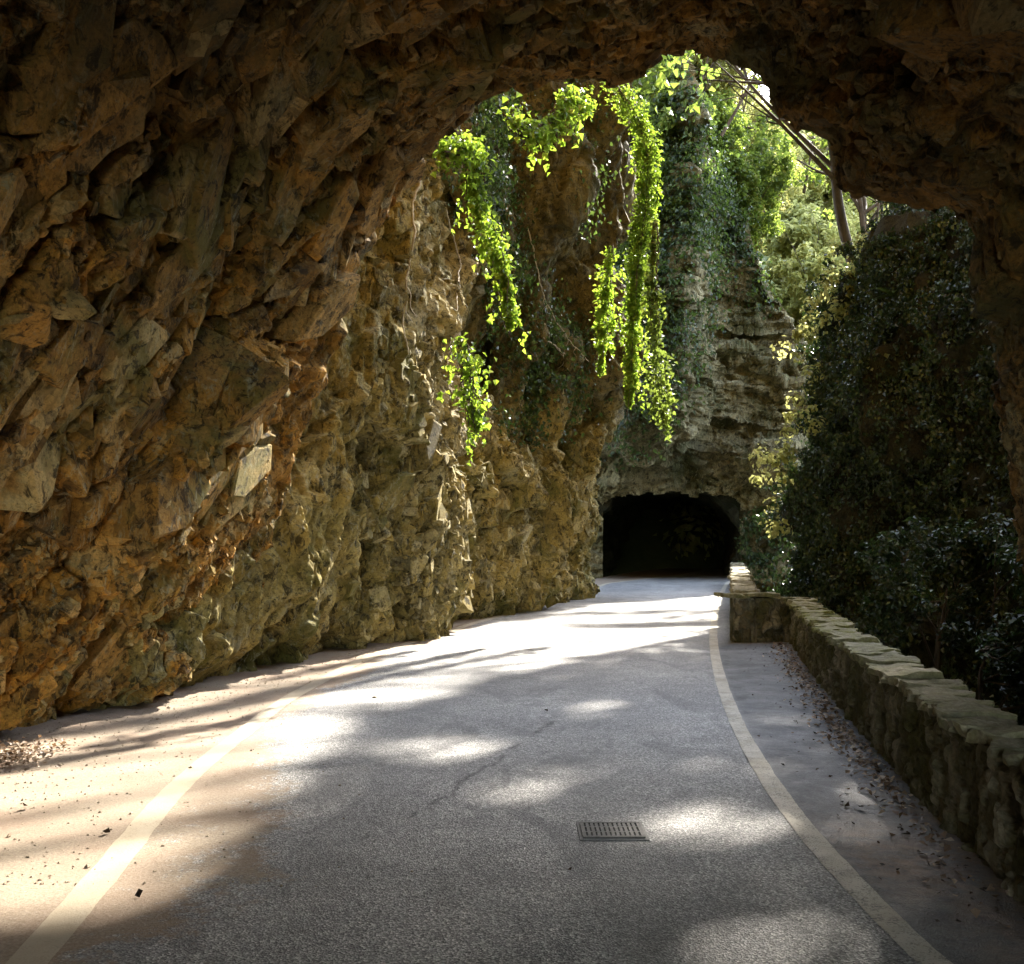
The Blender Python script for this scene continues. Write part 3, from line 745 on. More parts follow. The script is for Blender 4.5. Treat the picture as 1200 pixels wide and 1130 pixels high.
def strip(path, width, name, label, seed):
    c = catmull(path, 1500); t_ = unit(np.gradient(c, axis=0)); n_ = np.stack([t_[:, 1], -t_[:, 0], 0 * t_[:, 0]], -1)
    wv = width * (1 + .10 * noise(c * 3.1, seed)[:, None] + .06 * noise(c * 14, seed)[:, None])
    cols = np.linspace(-.5, .5, 7)
    V = c[:, None] + n_[:, None] * (cols[None, :, None] * wv[:, None] if wv.ndim == 2 else 0)
    V[..., 2] = road_z(V[..., 0], V[..., 1]) + .006
    lxx = np.interp(V[..., 1], ll[:, 1], ll[:, 0])
    o = link(name, mesh_np(name, V, grid_faces(*V.shape[:2]), {'dirt': dirt_at(V[..., 0], V[..., 1], lxx)}), M['line'], road)
    o['label'] = label
strip(ll, .17, 'edge_line', 'dusty white line along the left edge of the road', 1)
strip(rl, .135, 'edge_line', 'worn white line curving along the right side of the road', 2)
# retaining wall that carries the road over the gorge
zc = np.arange(-8.2, .02, .15); pr = catmull(np.stack([xr + .35, ys, 0 * ys], -1)[::3], 420)
V = pr[:, None] + np.zeros((1, len(zc), 1)); V[..., 2] = zc[None]; V[..., 0] += .25 * (-zc[None]) * .3
N = grid_normals(V); N *= np.sign(N[..., 0].mean())
d, blk = rock_disp(V, 1200, np.eye(3, dtype=np.float32), .2, (.15, .1), (.8, .35))
o = link('embankment', mesh_np('embankment', V + N * (d * .6 * sstep(0, -.6, Z[0:1, :1] * 0 + V[..., 2]) - .1)[..., None], grid_faces(*V.shape[:2]), {'blk': blk}), M['rock_dark'])
props(o, 'dark rock face below the road edge dropping into the gorge', 'embankment', kind='structure')

# ================================================================== PARAPET
pw = empty('parapet_wall', (*par[4][:2], 0))
props(pw, 'low mossy stone parapet with rough capstones along the right edge of the road', 'stone wall')
H_, T_ = .62, .34
jog = np.array([*G(861, 753), 0]); far = np.array([*G(858, 685), 0])
def wall_seg(path, h, name='wall_face', n=900, seed=1):
    c = catmull(path, n); t_ = unit(np.gradient(c, axis=0)); n_ = np.stack([t_[:, 1], -t_[:, 0], 0 * t_[:, 0]], -1)   # n_ points outward (right)
    prof = [(0, z) for z in np.linspace(-.25, h, 46)] + [(x, h) for x in np.linspace(.02, T_, 12)] + [(T_, z) for z in np.linspace(h - .02, -1.0, 20)]
    prof = np.array(prof)
    V = c[:, None] + n_[:, None] * prof[None, :, :1]; V[..., 2] = prof[None, :, 1]
    N = -n_[:, None] * (np.where(prof[:, 0] < .17, 1, -1))[None, :, None] * np.ones_like(V)
    p = V.reshape(-1, 3).astype(np.float32)
    q = warp(p, .05, 3, seed) * np.array([1, 1, .75], np.float32)
    f, b, e = facet(q / .15, seed + 3, 1.1, True); f2, b2, e2 = facet(q / .05, seed + 4, .8)
    dd = .045 * f + .022 * f2 - .035 * np.exp(-e * 14) + .02 * fbm(p * 9, 4, seed)
    V = V + N * dd.reshape(V.shape[:2])[..., None]
    return link(name, mesh_np(name, V - np.array(pw.location), grid_faces(*V.shape[:2]), {'blk': b, 'edge': e}), M['wall'], pw)
wall_seg(par, H_, n=1100, seed=21)
wall_seg(np.array([par[-1] + [.34, .02, 0], par[-1] + [0.1, .02, 0], jog]), H_ + .1, n=260, seed=31)
wall_seg(np.array([jog + [0, 0.0, 0], jog * .5 + far * .5, far]), H_ + .1, n=500, seed=41)
def capstone(c, t_, L, W, zt, hgt):
    """a rough slab laid across the wall"""
    nx, ny, nz = 9, 9, 4
    g = [np.linspace(-1, 1, k) for k in (nx, ny, nz)]
    vs, idx = [], {}
    for i in range(nx):
        for j in range(ny):
            for k in range(nz):
                if i in (0, nx - 1) or j in (0, ny - 1) or k in (0, nz - 1):
                    idx[i, j, k] = len(vs); vs.append((g[0][i], g[1][j], g[2][k]))
    fs = []
    for k in (0, nz - 1):
        for i in range(nx - 1):
            for j in range(ny - 1): fs.append([idx[i, j, k], idx[i + 1, j, k], idx[i + 1, j + 1, k], idx[i, j + 1, k]])
    for j in (0, ny - 1):
        for i in range(nx - 1):
            for k in range(nz - 1): fs.append([idx[i, j, k], idx[i + 1, j, k], idx[i + 1, j, k + 1], idx[i, j, k + 1]])
    for i in (0, nx - 1):
        for j in range(ny - 1):
            for k in range(nz - 1): fs.append([idx[i, j, k], idx[i, j + 1, k], idx[i, j + 1, k + 1], idx[i, j, k + 1]])
    v = np.array(vs)
    rr = np.linalg.norm(v * np.array([.8, .8, .5]), axis=1)
    v *= (1 - .10 * np.clip(rr - .85, 0, 1))[:, None]
    v = v * np.array([L / 2, W / 2, hgt / 2])
    so = rng.random(3) * 50
    for ax, am in ((0, .04), (1, .075), (2, .026)):
        v[:, ax] += am * noise(v * 5 + so + ax * 7, 3) + .4 * am * noise(v * 16 + so, 4)
    f_, b_, e_ = facet(v * 6 + so, 9, .6); v[:, 2] += .014 * f_
    a = math.atan2(t_[1], t_[0]) + rng.normal() * .05
    tilt = rng.normal() * .025
    v[:, 2] += tilt * v[:, 0] + rng.normal() * .02 * v[:, 1]
    q = np.stack([v[:, 0] * math.cos(a) - v[:, 1] * math.sin(a), v[:, 0] * math.sin(a) + v[:, 1] * math.cos(a), v[:, 2]], -1)
    o = link('capstone', mesh_np('capstone', q, np.array(fs)), M['cap'], pw)
    o.location = np.array([c[0], c[1], zt + hgt / 2]) - np.array(pw.location)
def caps(path, zt, l0, l1, start=0.0):
    c = catmull(path, 2000); seg = np.linalg.norm(np.diff(c, axis=0), axis=1); s = np.concatenate([[0], np.cumsum(seg)])
    u = start
    while u < s[-1] - .1:
        L = rng.uniform(l0, l1); m_ = min(u + L / 2, s[-1])
        k = np.searchsorted(s, m_); k = min(max(k, 1), len(c) - 2); t_ = unit(c[k + 1] - c[k - 1])
        n_ = np.array([t_[1], -t_[0], 0])
        capstone(c[k] + n_ * (T_ / 2 + rng.normal() * .015), t_, L - .004, T_ + .07 + rng.normal() * .025, zt + rng.normal() * .004, rng.uniform(.045, .08))
        u += L
full = catmull(par, 4000); s_ = np.linalg.norm(np.diff(full, axis=0), axis=1).cumsum(); st0 = s_[np.searchsorted(full[1:, 1], 2.6)]
caps(par, H_, .17, .36, st0)
caps(np.array([par[-1] + [.2, .02, 0], jog]), H_ + .1, .4, .6, .35)
caps(np.array([jog, jog * .5 + far * .5, far]), H_ + .1, .5, .8, .3)

# ================================================================== DRAIN GRATE
gc = G(717, 975); dg = empty('drain_grate', (gc[0], gc[1], float(road_z(np.array([gc[0]]), np.array([gc[1]]))[0]) + .004))
props(dg, 'small rectangular iron drain grate set in the middle of the asphalt', 'drain grate')
mb = MB(); w, h = .175, .15
mb.box((0, 0, .001), (w + .02, h + .025, .003)); mb.build('collar', M['collar'], dg)
mb = MB(); mb.box((0, 0, .005), (w - .008, h - .008, .0008)); mb.build('pit', M['pit'], dg)  # near-black plate stands in for the darkness of the drain hole
mb = MB()
for s in (-1, 1):
    mb.box((0, s * (h - .009), .008), (w, .011, .006)); mb.box((s * (w - .009), 0, .008), (.011, h - .022, .0058))
mb.build('frame', M['iron'], dg)
mb = MB()
for k in range(11): mb.box((-w + .04 + k * (2 * w - .08) / 10, 0, .008), (.0085, h - .02, .0048))
for s in (-.33, .33): mb.box((0, s * h, .0078), (w - .02, .011, .0042))
mb.build('bar', M['iron'], dg)

# ================================================================== VEGETATION ON THE ROCKS
def sample(V, N, n, weight):
    w = np.clip(weight, 0, None).ravel(); w = w / w.sum()
    k = rng.choice(len(w), n, p=w)
    return V.reshape(-1, 3)[k] + rng.normal(size=(n, 3)) * .02, N.reshape(-1, 3)[k]
# ivy coat of the right cliff
pxr = CX + F * RV[..., 0] / np.maximum(RV[..., 1], 1); pyr = HY - F * (RV[..., 2] - CH) / np.maximum(RV[..., 1], 1)
cl = fbm(RV.reshape(-1, 3) * .7, 4, 41).reshape(RV.shape[:2])
cl2 = fbm(RV.reshape(-1, 3) * 1.9, 4, 43).reshape(RV.shape[:2])
wt = (.25 + sstep(-.35, .05, cl)) * (.40 + sstep(-.2, .22, cl2)) * sstep(-5, -1.0, RZ + 1.5 * cl) * (.35 + np.clip(RV[..., 1] / 20, 0, 1)) * ((RV[..., 1] > 8) & (RV[..., 1] < 32)) * ((pxr > 880) & (pxr < 1260) & (pyr > 150) & (pyr < 950))
p, n = sample(RV, RN, 150000, wt)
p += n * (np.abs(rng.normal(size=(len(p), 1))) * .12 + .42 * sstep(.0, .5, noise(p * 1.7, 19) + .5 * noise(p * 3.6, 20))[:, None])
o = leaves('ivy', p, n + rng.normal(size=p.shape) * .6, rng.uniform(.055, .13, len(p)), M['ivy'])
props(o, 'glossy dark ivy covering the whole right cliff beyond the parapet', 'ivy', kind='stuff')
# sunlit leaves along the cliff's left edge, the light put into a paler colour
ed = np.array([P(q[0], q[1], 24.3) for q in [(912, 585), (910, 545), (925, 520), (930, 490), (938, 470), (945, 440), (955, 405), (962, 380), (972, 350), (985, 325), (1000, 340), (1010, 300), (1040, 262)]])
p, n = blobs(1500, np.vstack([ed + rng.normal(size=ed.shape) * .35 for _ in range(4)]), rng.uniform(.12, .42, len(ed) * 4))
o = leaves('climbing_plant', p, n + [0, -.4, .5], rng.uniform(.08, .17, len(p)), M['tree_pale'])
props(o, 'pale sunlit climber down the left edge of the ivy cliff', 'climbing plant')
# ivy on the left cliff and the back cliff
def patch(V, N, pts, n, name, mat, label, size, spread=.25, kind='stuff', cat='ivy'):
    ppx = CX + F * V[..., 0] / V[..., 1]; ppy = HY - F * (V[..., 2] - CH) / V[..., 1]
    w = 0
    for (x, y, rx_, ry_, a) in pts: w = w + a * np.exp(-((ppx - x) / rx_) ** 2 - ((ppy - y) / ry_) ** 2)
    cl = fbm(V.reshape(-1, 3) * 1.1, 4, 51).reshape(V.shape[:2]); w = np.where(w > .08, w, 0) * sstep(-.35, .12, cl)
    p, nn = sample(V, N, n, w); p += nn * np.abs(rng.normal(size=(n, 1))) * spread
    o = leaves(name, p, nn + rng.normal(size=p.shape) * .6 + [0, 0, .3], rng.uniform(*size, n), mat)
    return props(o, label, cat, kind=kind)
patch(CL_V, CL_N, [(640, 110, 110, 26, 1), (560, 190, 40, 60, .7), (600, 130, 60, 30, 1), (600, 330, 26, 90, .7), (640, 420, 55, 50, 1), (620, 470, 30, 40, .8), (690, 200, 26, 90, .3), (575, 255, 26, 60, .6)],
      16000, 'ivy', M['ivy_back'], 'dark ivy trailing over the upper part of the left cliff', (.07, .15))
patch(BK_V, BK_N, [(775, 200, 30, 140, 1), (760, 380, 36, 60, 1), (740, 450, 40, 50, 1), (860, 260, 55, 40, 1.2), (895, 310, 26, 40, .8), (800, 330, 40, 60, .6)],
      20000, 'ivy', M['ivy_back'], 'blackish ivy over the shaded shoulders of the back cliff', (.10, .24), .35)
patch(BK_V, BK_N, [(785, 130, 36, 90, 1.4), (740, 440, 46, 60, .5), (720, 350, 40, 120, .7), (870, 230, 60, 30, .7), (905, 640, 20, 40, .8), (845, 225, 40, 40, .6), (880, 640, 12, 30, .8)],
      13000, 'ivy', M['ivy_back'], 'dull green ivy hanging on the back cliff above the far tunnel', (.10, .24), .35)

# hanging vines: woody stem with leaves
def vine(path, width, n, size, label, mat='lime', taper=None, name='hanging_vine', strands=5):
    base = np.array(path[0]); e = empty(name, base); props(e, label, 'vine', 'vines hanging from the left cliff')
    c = catmull(path, 60)
    mb = MB()
    for k in range(strands):
        o_ = np.cumsum(rng.normal(size=c.shape) * .012, axis=0) + rng.normal(size=3) * width[0] * .25
        V_, f_ = tube(c + o_ - base, np.linspace(.016, .006, 60), 5); mb.add(V_, f_)
    mb.build('stem', M['bark'], e)
    u = rng.random(n) ** .9
    cc = catmull(path, 400)
    p = cc[(u * 399).astype(int)]
    w = np.interp(u, np.linspace(0, 1, len(width)), width)
    dq = unit(rng.normal(size=(n, 3))) * (w * rng.random(n) ** .6)[:, None]
    lump = .45 + 1.5 * (noise(np.stack([u * 22, 0 * u, 0 * u], -1) + base, 3) + .4)
    p = p + dq * lump[:, None]
    # short side tendrils that break the outline
    for k in range(int(n / 110)):
        i_ = rng.integers(10, 380); L_ = rng.uniform(.25, .9); a_ = rng.uniform(0, 6.28); m_ = 26
        s_ = rng.random(m_); w_ = np.interp(i_ / 399, np.linspace(0, 1, len(width)), width)
        pt = cc[i_] + np.stack([np.cos(a_) * (w_ * .7 + .25 * L_ * s_), np.sin(a_) * (w_ * .7 + .2 * L_ * s_), .12 * s_ - L_ * s_ ** 1.6], -1) + rng.normal(size=(m_, 3)) * .035
        p = np.vstack([p, pt]); dq = np.vstack([dq, unit(rng.normal(size=(m_, 3)))])
    n = len(p)
    leaves('leaves', p - base, dq + [0, -.5, .5] + rng.normal(size=p.shape) * .3, rng.uniform(*size, n), M[mat], e, droop=1.0)
    return e
vine([P(718, 96, 21), P(740, 128, 21), P(757, 170, 21), P(758, 230, 21), P(748, 300, 21), P(742, 370, 21), P(740, 425, 21), P(737, 476, 21)],
     [.34, .27, .22, .27, .21, .18, .17, .06], 5600, (.05, .12), 'longest lime green vine hanging in a bright curtain before the cliff')
vine([P(716, 290, 21.6), P(712, 330, 21.6), P(707, 390, 21.6), P(703, 440, 21.6)], [.16, .26, .18, .06], 900, (.07, .14), 'short green vine hanging just left of the long bright curtain')
vine([P(768, 260, 20.6), P(765, 330, 20.6), P(768, 400, 20.6), P(774, 450, 20.6), P(780, 500, 20.6)], [.08, .10, .18, .30, .12], 1000, (.07, .15), 'thin dull green vine just right of the long bright curtain', 'tree')
vine([P(520, 178, 13.2), P(548, 175, 13.6), P(560, 215, 13.8), P(562, 250, 13.8), P(580, 290, 13.9), P(592, 330, 14), P(598, 385, 14)],
     [.22, .24, .15, .17, .12, .10, .05], 1700, (.05, .12), 'leafy yellow green vine draped down the near edge of the left cliff')
vine([P(541, 398, 13.4), P(549, 432, 13.4), P(553, 462, 13.4), P(559, 505, 13.4)], [.06, .32, .24, .05], 520, (.06, .11), 'small tuft of yellow green vine low on the ochre cliff')
vine([P(600, 130, 15), P(612, 150, 15), P(625, 160, 15.2), P(640, 155, 15.4), P(668, 118, 16), P(690, 130, 16.5)], [.2, .24, .14, .12, .26, .16], 900, (.07, .15), 'yellow green vine sprawling over the cliff brow under the tunnel lip')

# bare roots on the left cliff
def root(path, r, label, par_=None):
    e = empty('root', path[0]); props(e, label, 'root', 'bare roots on the left cliff'); b = np.array(path[0])
    c = catmull(path, 80) + np.cumsum(rng.normal(size=(80, 3)) * .008, axis=0)
    V_, f_ = tube(c - b, np.linspace(r, r * .45, 80), 7)
    link('root_stem', mesh_np('root_stem', V_, f_, smooth=True), M['root'], e)
    for k in range(5):
        mb = MB(); i = rng.integers(15, 70); d_ = np.array([rng.normal() * .12, rng.normal() * .05, -rng.uniform(.15, .45)])
        q = np.array([c[i] + d_ * s + [.03 * math.sin(7 * s + k), 0, 0] for s in np.linspace(0, 1, 14)])
        V_, f_ = tube(q - b, np.linspace(r * .5, r * .15, 14), 5); mb.add(V_, f_)
        mb.build('rootlet', M['root'], e, True)

_px = CX + F * CL_V[..., 0] / CL_V[..., 1]; _py = HY - F * (CL_V[..., 2] - CH) / CL_V[..., 1]
def on_cliff(px, py):
    m_ = (np.abs(_px - px) < 5) & (np.abs(_py - py) < 5) & (CL_V[..., 1] > 9)
    k = np.argmin(np.where(m_, CL_V[..., 1], 1e6)); return CL_V.reshape(-1, 3)[k] + [.02, -.05, 0]
for (pp, r_, lab) in [([(497, 205), (490, 240), (487, 280), (478, 320), (474, 360), (480, 410)], .02, 'pale root running straight down the cliff edge by the tunnel lip'),
                      ([(524, 252), (534, 300), (531, 350), (536, 400), (547, 445)], .015, 'pale root beside the low tuft of yellow green vine'),
                      ([(612, 262), (622, 300), (640, 350), (665, 390), (690, 420)], .016, 'long thin root slanting to the right across the upper left cliff'),
                      ([(640, 400), (660, 425), (682, 455), (688, 490)], .016, 'short root below the ivy on the left cliff')]:
    root([on_cliff(*q) for q in pp], r_, lab)

rng = np.random.default_rng(55)
# ================================================================== TREES
def tree(name, base, top, crown, nleaf, lsize, mat, label, r0=.14, group=None, flat=.8, nb=9, litmask=None, cat='tree'):
    """crown: list of (centre, radius) clumps"""
    base = np.array(base, float); e = empty(name, base); props(e, label, cat, group)
    top = np.array(top, float)
    mid = (base + top) / 2 + rng.normal(size=3) * .25
    c = catmull([base - [0, 0, .5], mid, top], 30)
    mb = MB(); V_, f_ = tube(c - base, np.linspace(r0, r0 * .35, 30), 9); mb.add(V_, f_)
    cen = np.array([q[0] for q in crown], float); rad = np.array([q[1] for q in crown], float)
    for q in cen:
        i = int(rng.uniform(.45, .97) * 29); a = c[i]
        m_ = (a + q) / 2 + rng.normal(size=3) * .3
        V_, f_ = tube(catmull([a, m_, q], 12) - base, np.linspace(r0 * .4, r0 * .08, 12), 6); mb.add(V_, f_)
        for _ in range(3):
            q2 = q + rng.normal(size=3) * .5 * np.mean(rad)
            V_, f_ = tube(catmull([m_, (m_ + q2) / 2 + rng.normal(size=3) * .15, q2], 8) - base, np.linspace(r0 * .15, r0 * .04, 8), 5); mb.add(V_, f_)
    mb.build('trunk', M['bark'], e, True)
    # sub-clumps give the crown gaps and lumps
    sub, dsub = blobs(len(cen) * 16, cen, rad, flat)
    p, n = blobs(nleaf, sub, np.mean(rad) * .34)
    if litmask is not None:
        k = rng.random(len(p)) > litmask(p); p, n = p[k], n[k]
    leaves('crown', p - base, n + [0, 0, .7] + rng.normal(size=p.shape) * .5, rng.uniform(*lsize, len(p)), M[mat], e, droop=.4)
    return e
def rcrown(c, w, h, k, r):
    c = np.array(c, float)
    nrm_ = lambda: float(np.clip(rng.normal(), -1.35, 1.35))
    return [(c + np.array([nrm_() * w, nrm_() * w * .7, rng.uniform(-.5, .5) * h]), r * rng.uniform(.7, 1.2)) for _ in range(k)]
# trees on top of the back cliff
TB = 'trees on the back cliff'
for (px, py, Y, w, h, mat, lab) in [
    (800, 100, 44, 1.3, 6, 'tree', 'light green tree hanging over the brow of the back cliff, left of the leaning stem'),
    (842, 110, 46, 1.5, 6.5, 'tree', 'sunlit tree in the topmost gap below the tunnel lip'),
    (880, 150, 49, 1.5, 6, 'tree_pale', 'pale yellow green tree behind the dark leaning stem'),
    (870, 215, 43, 1.0, 3, 'tree', 'low bright tree on the shoulder of the layered cliff'),
    (818, 82, 45, 1.2, 4, 'tree_pale', 'pale green treetop touching the highest point of the opening'),
    (780, 200, 38, .5, 5, 'tree', 'narrow green tree clinging to the ivy buttress beside the long vine')]:
    q = P(px, py, Y)
    tree('cliff_tree', q - [0, -.5, h * .75], q, rcrown(q, w, h * 1.2, 12, 1.2), 15000, (.10, .22), mat, lab, .16, TB)
# sunlit trees up the gorge
GG = 'sunlit trees up the gorge'
for (px, py, Y, w, h, mat, lab) in [
    (925, 235, 58, 1.6, 6, 'tree_pale', 'yellow green tree filling the gorge beside the layered cliff'),
    (955, 262, 62, 1.7, 7, 'tree_pale', 'palest tree in the gorge under the two bare stems'),
    (948, 330, 54, 1.1, 5, 'tree_pale', 'lower yellow green tree in the gorge cleft between the two cliffs'),
    (968, 385, 50, .9, 5, 'tree_pale', 'shaded green tree at the bottom of the gorge cleft'),
    (972, 215, 72, 2.2, 5, 'tree_pale', 'bluish green tree far up the gorge by the right rock edge'),
    (905, 195, 66, 2.2, 6, 'tree_pale', 'mid green tree far up the gorge below the sky gap'),
    (985, 300, 66, 2.0, 8, 'tree_pale', 'tall pale tree partly hidden behind the ivy cliff'),
    (978, 205, 84, 2.2, 6, 'tree_pale', 'far pale tree closing the gap above the ivy cliff'),
    (1000, 250, 60, 1.6, 7, 'tree_pale', 'yellow green tree standing just behind the top of the ivy cliff'),
    (915, 150, 75, 1.8, 4, 'tree_pale', 'airy green treetop against the blue sky')]:
    q = P(px, py, Y)
    tree('gorge_tree', q - [0, 0, h * .9], q + [0, 0, h * .2], rcrown(q, w * 1.1, h * 1.1, 11, 1.5), 8000, (.2, .42), mat, lab, .18, GG)
BR = 'unseen trees added to shade the left cliff'  # out of view, added to keep sky light off the cliff
for (x, y, lab) in [(-1.5, 17, 'unseen tree added to shade the left cliff nearest the tunnel lip'), (0, 23, 'unseen tree added to shade the left cliff from above its middle'), (1.2, 28.5, 'unseen tree added to shade the far end of the left cliff')]:
    q = np.array([x + 1.2, y, 16.8]); tree('added_shade_tree', (x - 3.5, y, 13.5), q, rcrown(q, 1.5, 2.2, 9, 1.5), 5000, (.18, .34), 'tree_dark', lab, .16, BR)
# bare leaning stems
def bare(a, b, r, label):
    e = empty('bare_tree', a); props(e, label, 'bare tree', 'bare stems in the gorge'); a = np.array(a); b = np.array(b)
    c = catmull([a, a * .55 + b * .45 + rng.normal(size=3) * .12, b], 40)
    V_, f_ = tube(c - a, np.linspace(r, r * .5, 40), 8)
    link('trunk', mesh_np('trunk', V_, f_, smooth=True), M['bark'], e)
    mb = MB()
    for k in range(6):
        i = rng.integers(14, 38); d_ = unit((b - a) + rng.normal(size=3) * 3.2) * rng.uniform(.6, 1.5)
        V_, f_ = tube(np.array([c[i] + d_ * s + [0, 0, .15 * s * s] for s in np.linspace(0, 1, 8)]) - a, np.linspace(r * .4, r * .1, 8), 5); mb.add(V_, f_)
    mb.build('branch', M['bark'], e, True)
bare(P(845, 160, 40), P(890, 78, 40), .075, 'dark leaning tree stem crossing the bright foliage under the tunnel lip')
bare(P(942, 226, 44), P(953, 160, 44), .07, 'upright bare stem standing in the pale trees up the gorge')
bare(P(952, 214, 46), P(982, 168, 46), .05, 'thin slanting bare stem leaning right in the pale trees')

# wooded slope up the gorge
hx = np.linspace(-30, 120, 110); hy = np.linspace(46, 230, 110)
X, Y = np.meshgrid(hx, hy, indexing='ij')
Zh = -7 + .64 * (Y - 46) + .10 * np.abs(X - .30 * Y) + 2.0 * fbm(np.stack([X * .05, Y * .05, 0 * X], -1).reshape(-1, 3), 4, 90).reshape(X.shape)
Zh = np.minimum(Zh, 58 + .05 * Y)
o = link('hill', mesh_np('hill', np.stack([X, Y, Zh], -1), grid_faces(110, 110), smooth=True), M['hill'])
props(o, 'wooded hillside closing the gorge', 'hill', kind='structure')
hp = np.stack([X, Y, Zh], -1); hn = np.zeros_like(hp); hn[..., 2] = 1; hn[..., 1] = -.4
vis = np.exp(-((CX + F * X / Y - 940) / 130) ** 2) * sstep(230, 60, Y)
p, n = sample(hp, hn, 620, vis); p += rng.normal(size=p.shape) * [1.2, 1.2, .3]
q, n2 = blobs(60000, p, rng.uniform(.8, 2.2, len(p)), .8)
o = leaves('hill_scrub', q, n2 + [0, 0, .8], rng.uniform(.25, .6, len(q)), M['tree_pale'])
props(o, 'sunlit scrub covering the hillside up the gorge', 'scrub', kind='stuff')

rng = np.random.default_rng(21)
# canopy over the gorge: it gives the dappled light on the near road (leaves are left out wherever sun should reach)
LIT = [(40, 985, 250, 95, 1), (270, 1005, 130, 40, .75), (290, 925, 150, 34, .95), (200, 855, 220, 60, 1), (400, 795, 170, 38, 1), (330, 850, 90, 26, .8),
       (535, 878, 80, 14, .95), (600, 926, 50, 14, .85), (825, 968, 90, 26, .95), (800, 1025, 80, 26, .75), (915, 1104, 100, 34, .8), (690, 1075, 80, 28, .65),
       (690, 830, 50, 11, .85), (880, 890, 20, 10, .2), (600, 985, 60, 16, .6), (720, 780, 30, 4, .7), (470, 830, 60, 12, .6), (430, 1080, 110, 24, .35), (560, 1010, 70, 22, .15), (720, 905, 60, 14, .45), (780, 860, 36, 9, .5), (560, 800, 80, 9, .6), (610, 845, 36, 8, .5),
       (400, 905, 70, 14, .5), (860, 1075, 50, 20, .5), (1020, 1060, 40, 16, .4), (960, 1000, 30, 14, .4), (750, 940, 40, 12, .35), (520, 945, 46, 12, .3), (620, 1105, 60, 16, .3)]
def litmask(p):
    k = p[:, 2] / SUN[2]; g = p[:, :2] - k[:, None] * SUN[:2]
    Y_ = np.maximum(g[:, 1], .5); px = CX + F * g[:, 0] / Y_; py = HY + F * CH / Y_
    L = np.zeros(len(p))
    for (x, y, rx_, ry_, a) in LIT:
        r_ = np.hypot((px - x) / rx_, (py - y) / ry_); L = np.maximum(L, a * sstep(1.45, .85, r_))
    for (a_, b_, w_) in (((-2.2, 10.4), (-5.6, 4.8), .8), ((.4, 16.4), (-5.0, 7.2), .75)):      # the gaps that light the hanging vines
        a_ = np.array(a_); b_ = np.array(b_); t_ = np.clip(((g - a_) @ (b_ - a_)) / ((b_ - a_) ** 2).sum(), 0, 1)
        L = np.maximum(L, sstep(1.35, .8, np.linalg.norm(g - a_ - t_[:, None] * (b_ - a_), axis=1) / w_))
    band = .5 + .5 * np.sin(g[:, 1] * 1.9 + .5 * g[:, 0] + 1.2 * np.sin(g[:, 0] * 1.1))
    far_ = sstep(13.0, 17.5, g[:, 1]) * (1 - .45 * sstep(.5, .95, band))
    # small flecks between the leaves everywhere
    fl = noise(np.stack([g[:, 0] * 2.1, g[:, 1] * 1.1, 0 * g[:, 0]], -1), 71) + .6 * noise(np.stack([g[:, 0] * 5, g[:, 1] * 2.6, 0 * g[:, 0]], -1), 72)
    L = np.maximum(L, .78 * sstep(.22, .55, fl))
    return np.clip(np.maximum(L, far_), 0, 1)
CG = 'trees shading the road from the gorge rim'
for (gxy, k, w, lab) in [((-2, 5), 27, 2.6, 'tree on the gorge rim shading the left of the tunnel mouth'), ((1.2, 6), 25, 2.4, 'tree on the gorge rim shading the middle of the road'),
                         ((.5, 10.5), 26, 2.6, 'tree on the gorge rim shading the tunnel entrance'), ((-1.5, 9), 28, 2.6, 'tall tree on the gorge rim behind the ivy cliff'),
                         ((2.4, 20), 30, 2.8, 'tree on the gorge rim shading the road towards the far tunnel')]:
    q = np.array([gxy[0], gxy[1], 0]) + SUN * k
    tree('rim_tree', (q[0] + 1.5, q[1] + 1, 8.0), q, rcrown(q, w, 3.5, 12, 1.9), 9200, (.22, .36), 'tree', lab, .2, CG, litmask=litmask)

# fern on the ivy cliff, shrubs at the foot
def fern(c, label):
    e = empty('fern', c); props(e, label, 'fern')
    for k in range(11):
        V_, f_ = [], []; nn = 0
        a = rng.uniform(0, 2 * np.pi); L = rng.uniform(.35, .65); d_ = np.array([-.35 + .7 * math.cos(a), -.45 + .4 * math.sin(a), rng.uniform(.1, .6)])
        sd_ = unit(np.cross(d_, [0, 0, 1])); r_ = []
        pts_ = [d_ * L * s - [0, 0, .5 * L * s * s] for s in np.linspace(0, 1, 19)]
        for q in range(18):
            l_ = .10 * math.sin(math.pi * min(.97, (q + 1) / 19 * .85 + .12)) + .006
            a_, b_ = pts_[q], pts_[q + 1]
            for sg in (-1, 1):
                V_ += [a_, b_, b_ + sd_ * sg * l_ + d_ * .02]; f_.append([nn, nn + 1, nn + 2]); nn += 3; r_ += [.3 + .3 * rng.random()] * 3
        V_ = np.array(V_); V_, inv = np.unique(V_.round(5), axis=0, return_inverse=True)
        link('frond', mesh_np('frond', V_, inv.reshape(-1)[np.array(f_)], {'rnd': np.full(len(V_), .2 + .5 * rng.random())}), M['tree_dark'], e)
i_ = np.argmin(((pxr - 1052) ** 2 + (pyr - 350) ** 2 + 1e6 * (RV[..., 1] < 10)).ravel())
fern(RV.reshape(-1, 3)[i_] + [-.12, -.12, 0], 'fern with spread fronds growing out of the ivy cliff')
rng = np.random.default_rng(77)
SH = 'shrubs in the gorge beyond the parapet'
for (px, py, Y, r, lab) in [(1110, 690, 14.5, .6, 'dark shrub in the gorge just above the middle of the parapet'), (1185, 735, 11.5, .6, 'dark shrub nearest the camera beyond the parapet')]:
    q = P(px, py, Y)
    tree('shrub', q - [0, 0, 2.2], q, rcrown(q, r, 1.6, 6, .6), 5200, (.05, .11), 'ivy', lab, .05, SH, cat='shrub')

rng = np.random.default_rng(91)
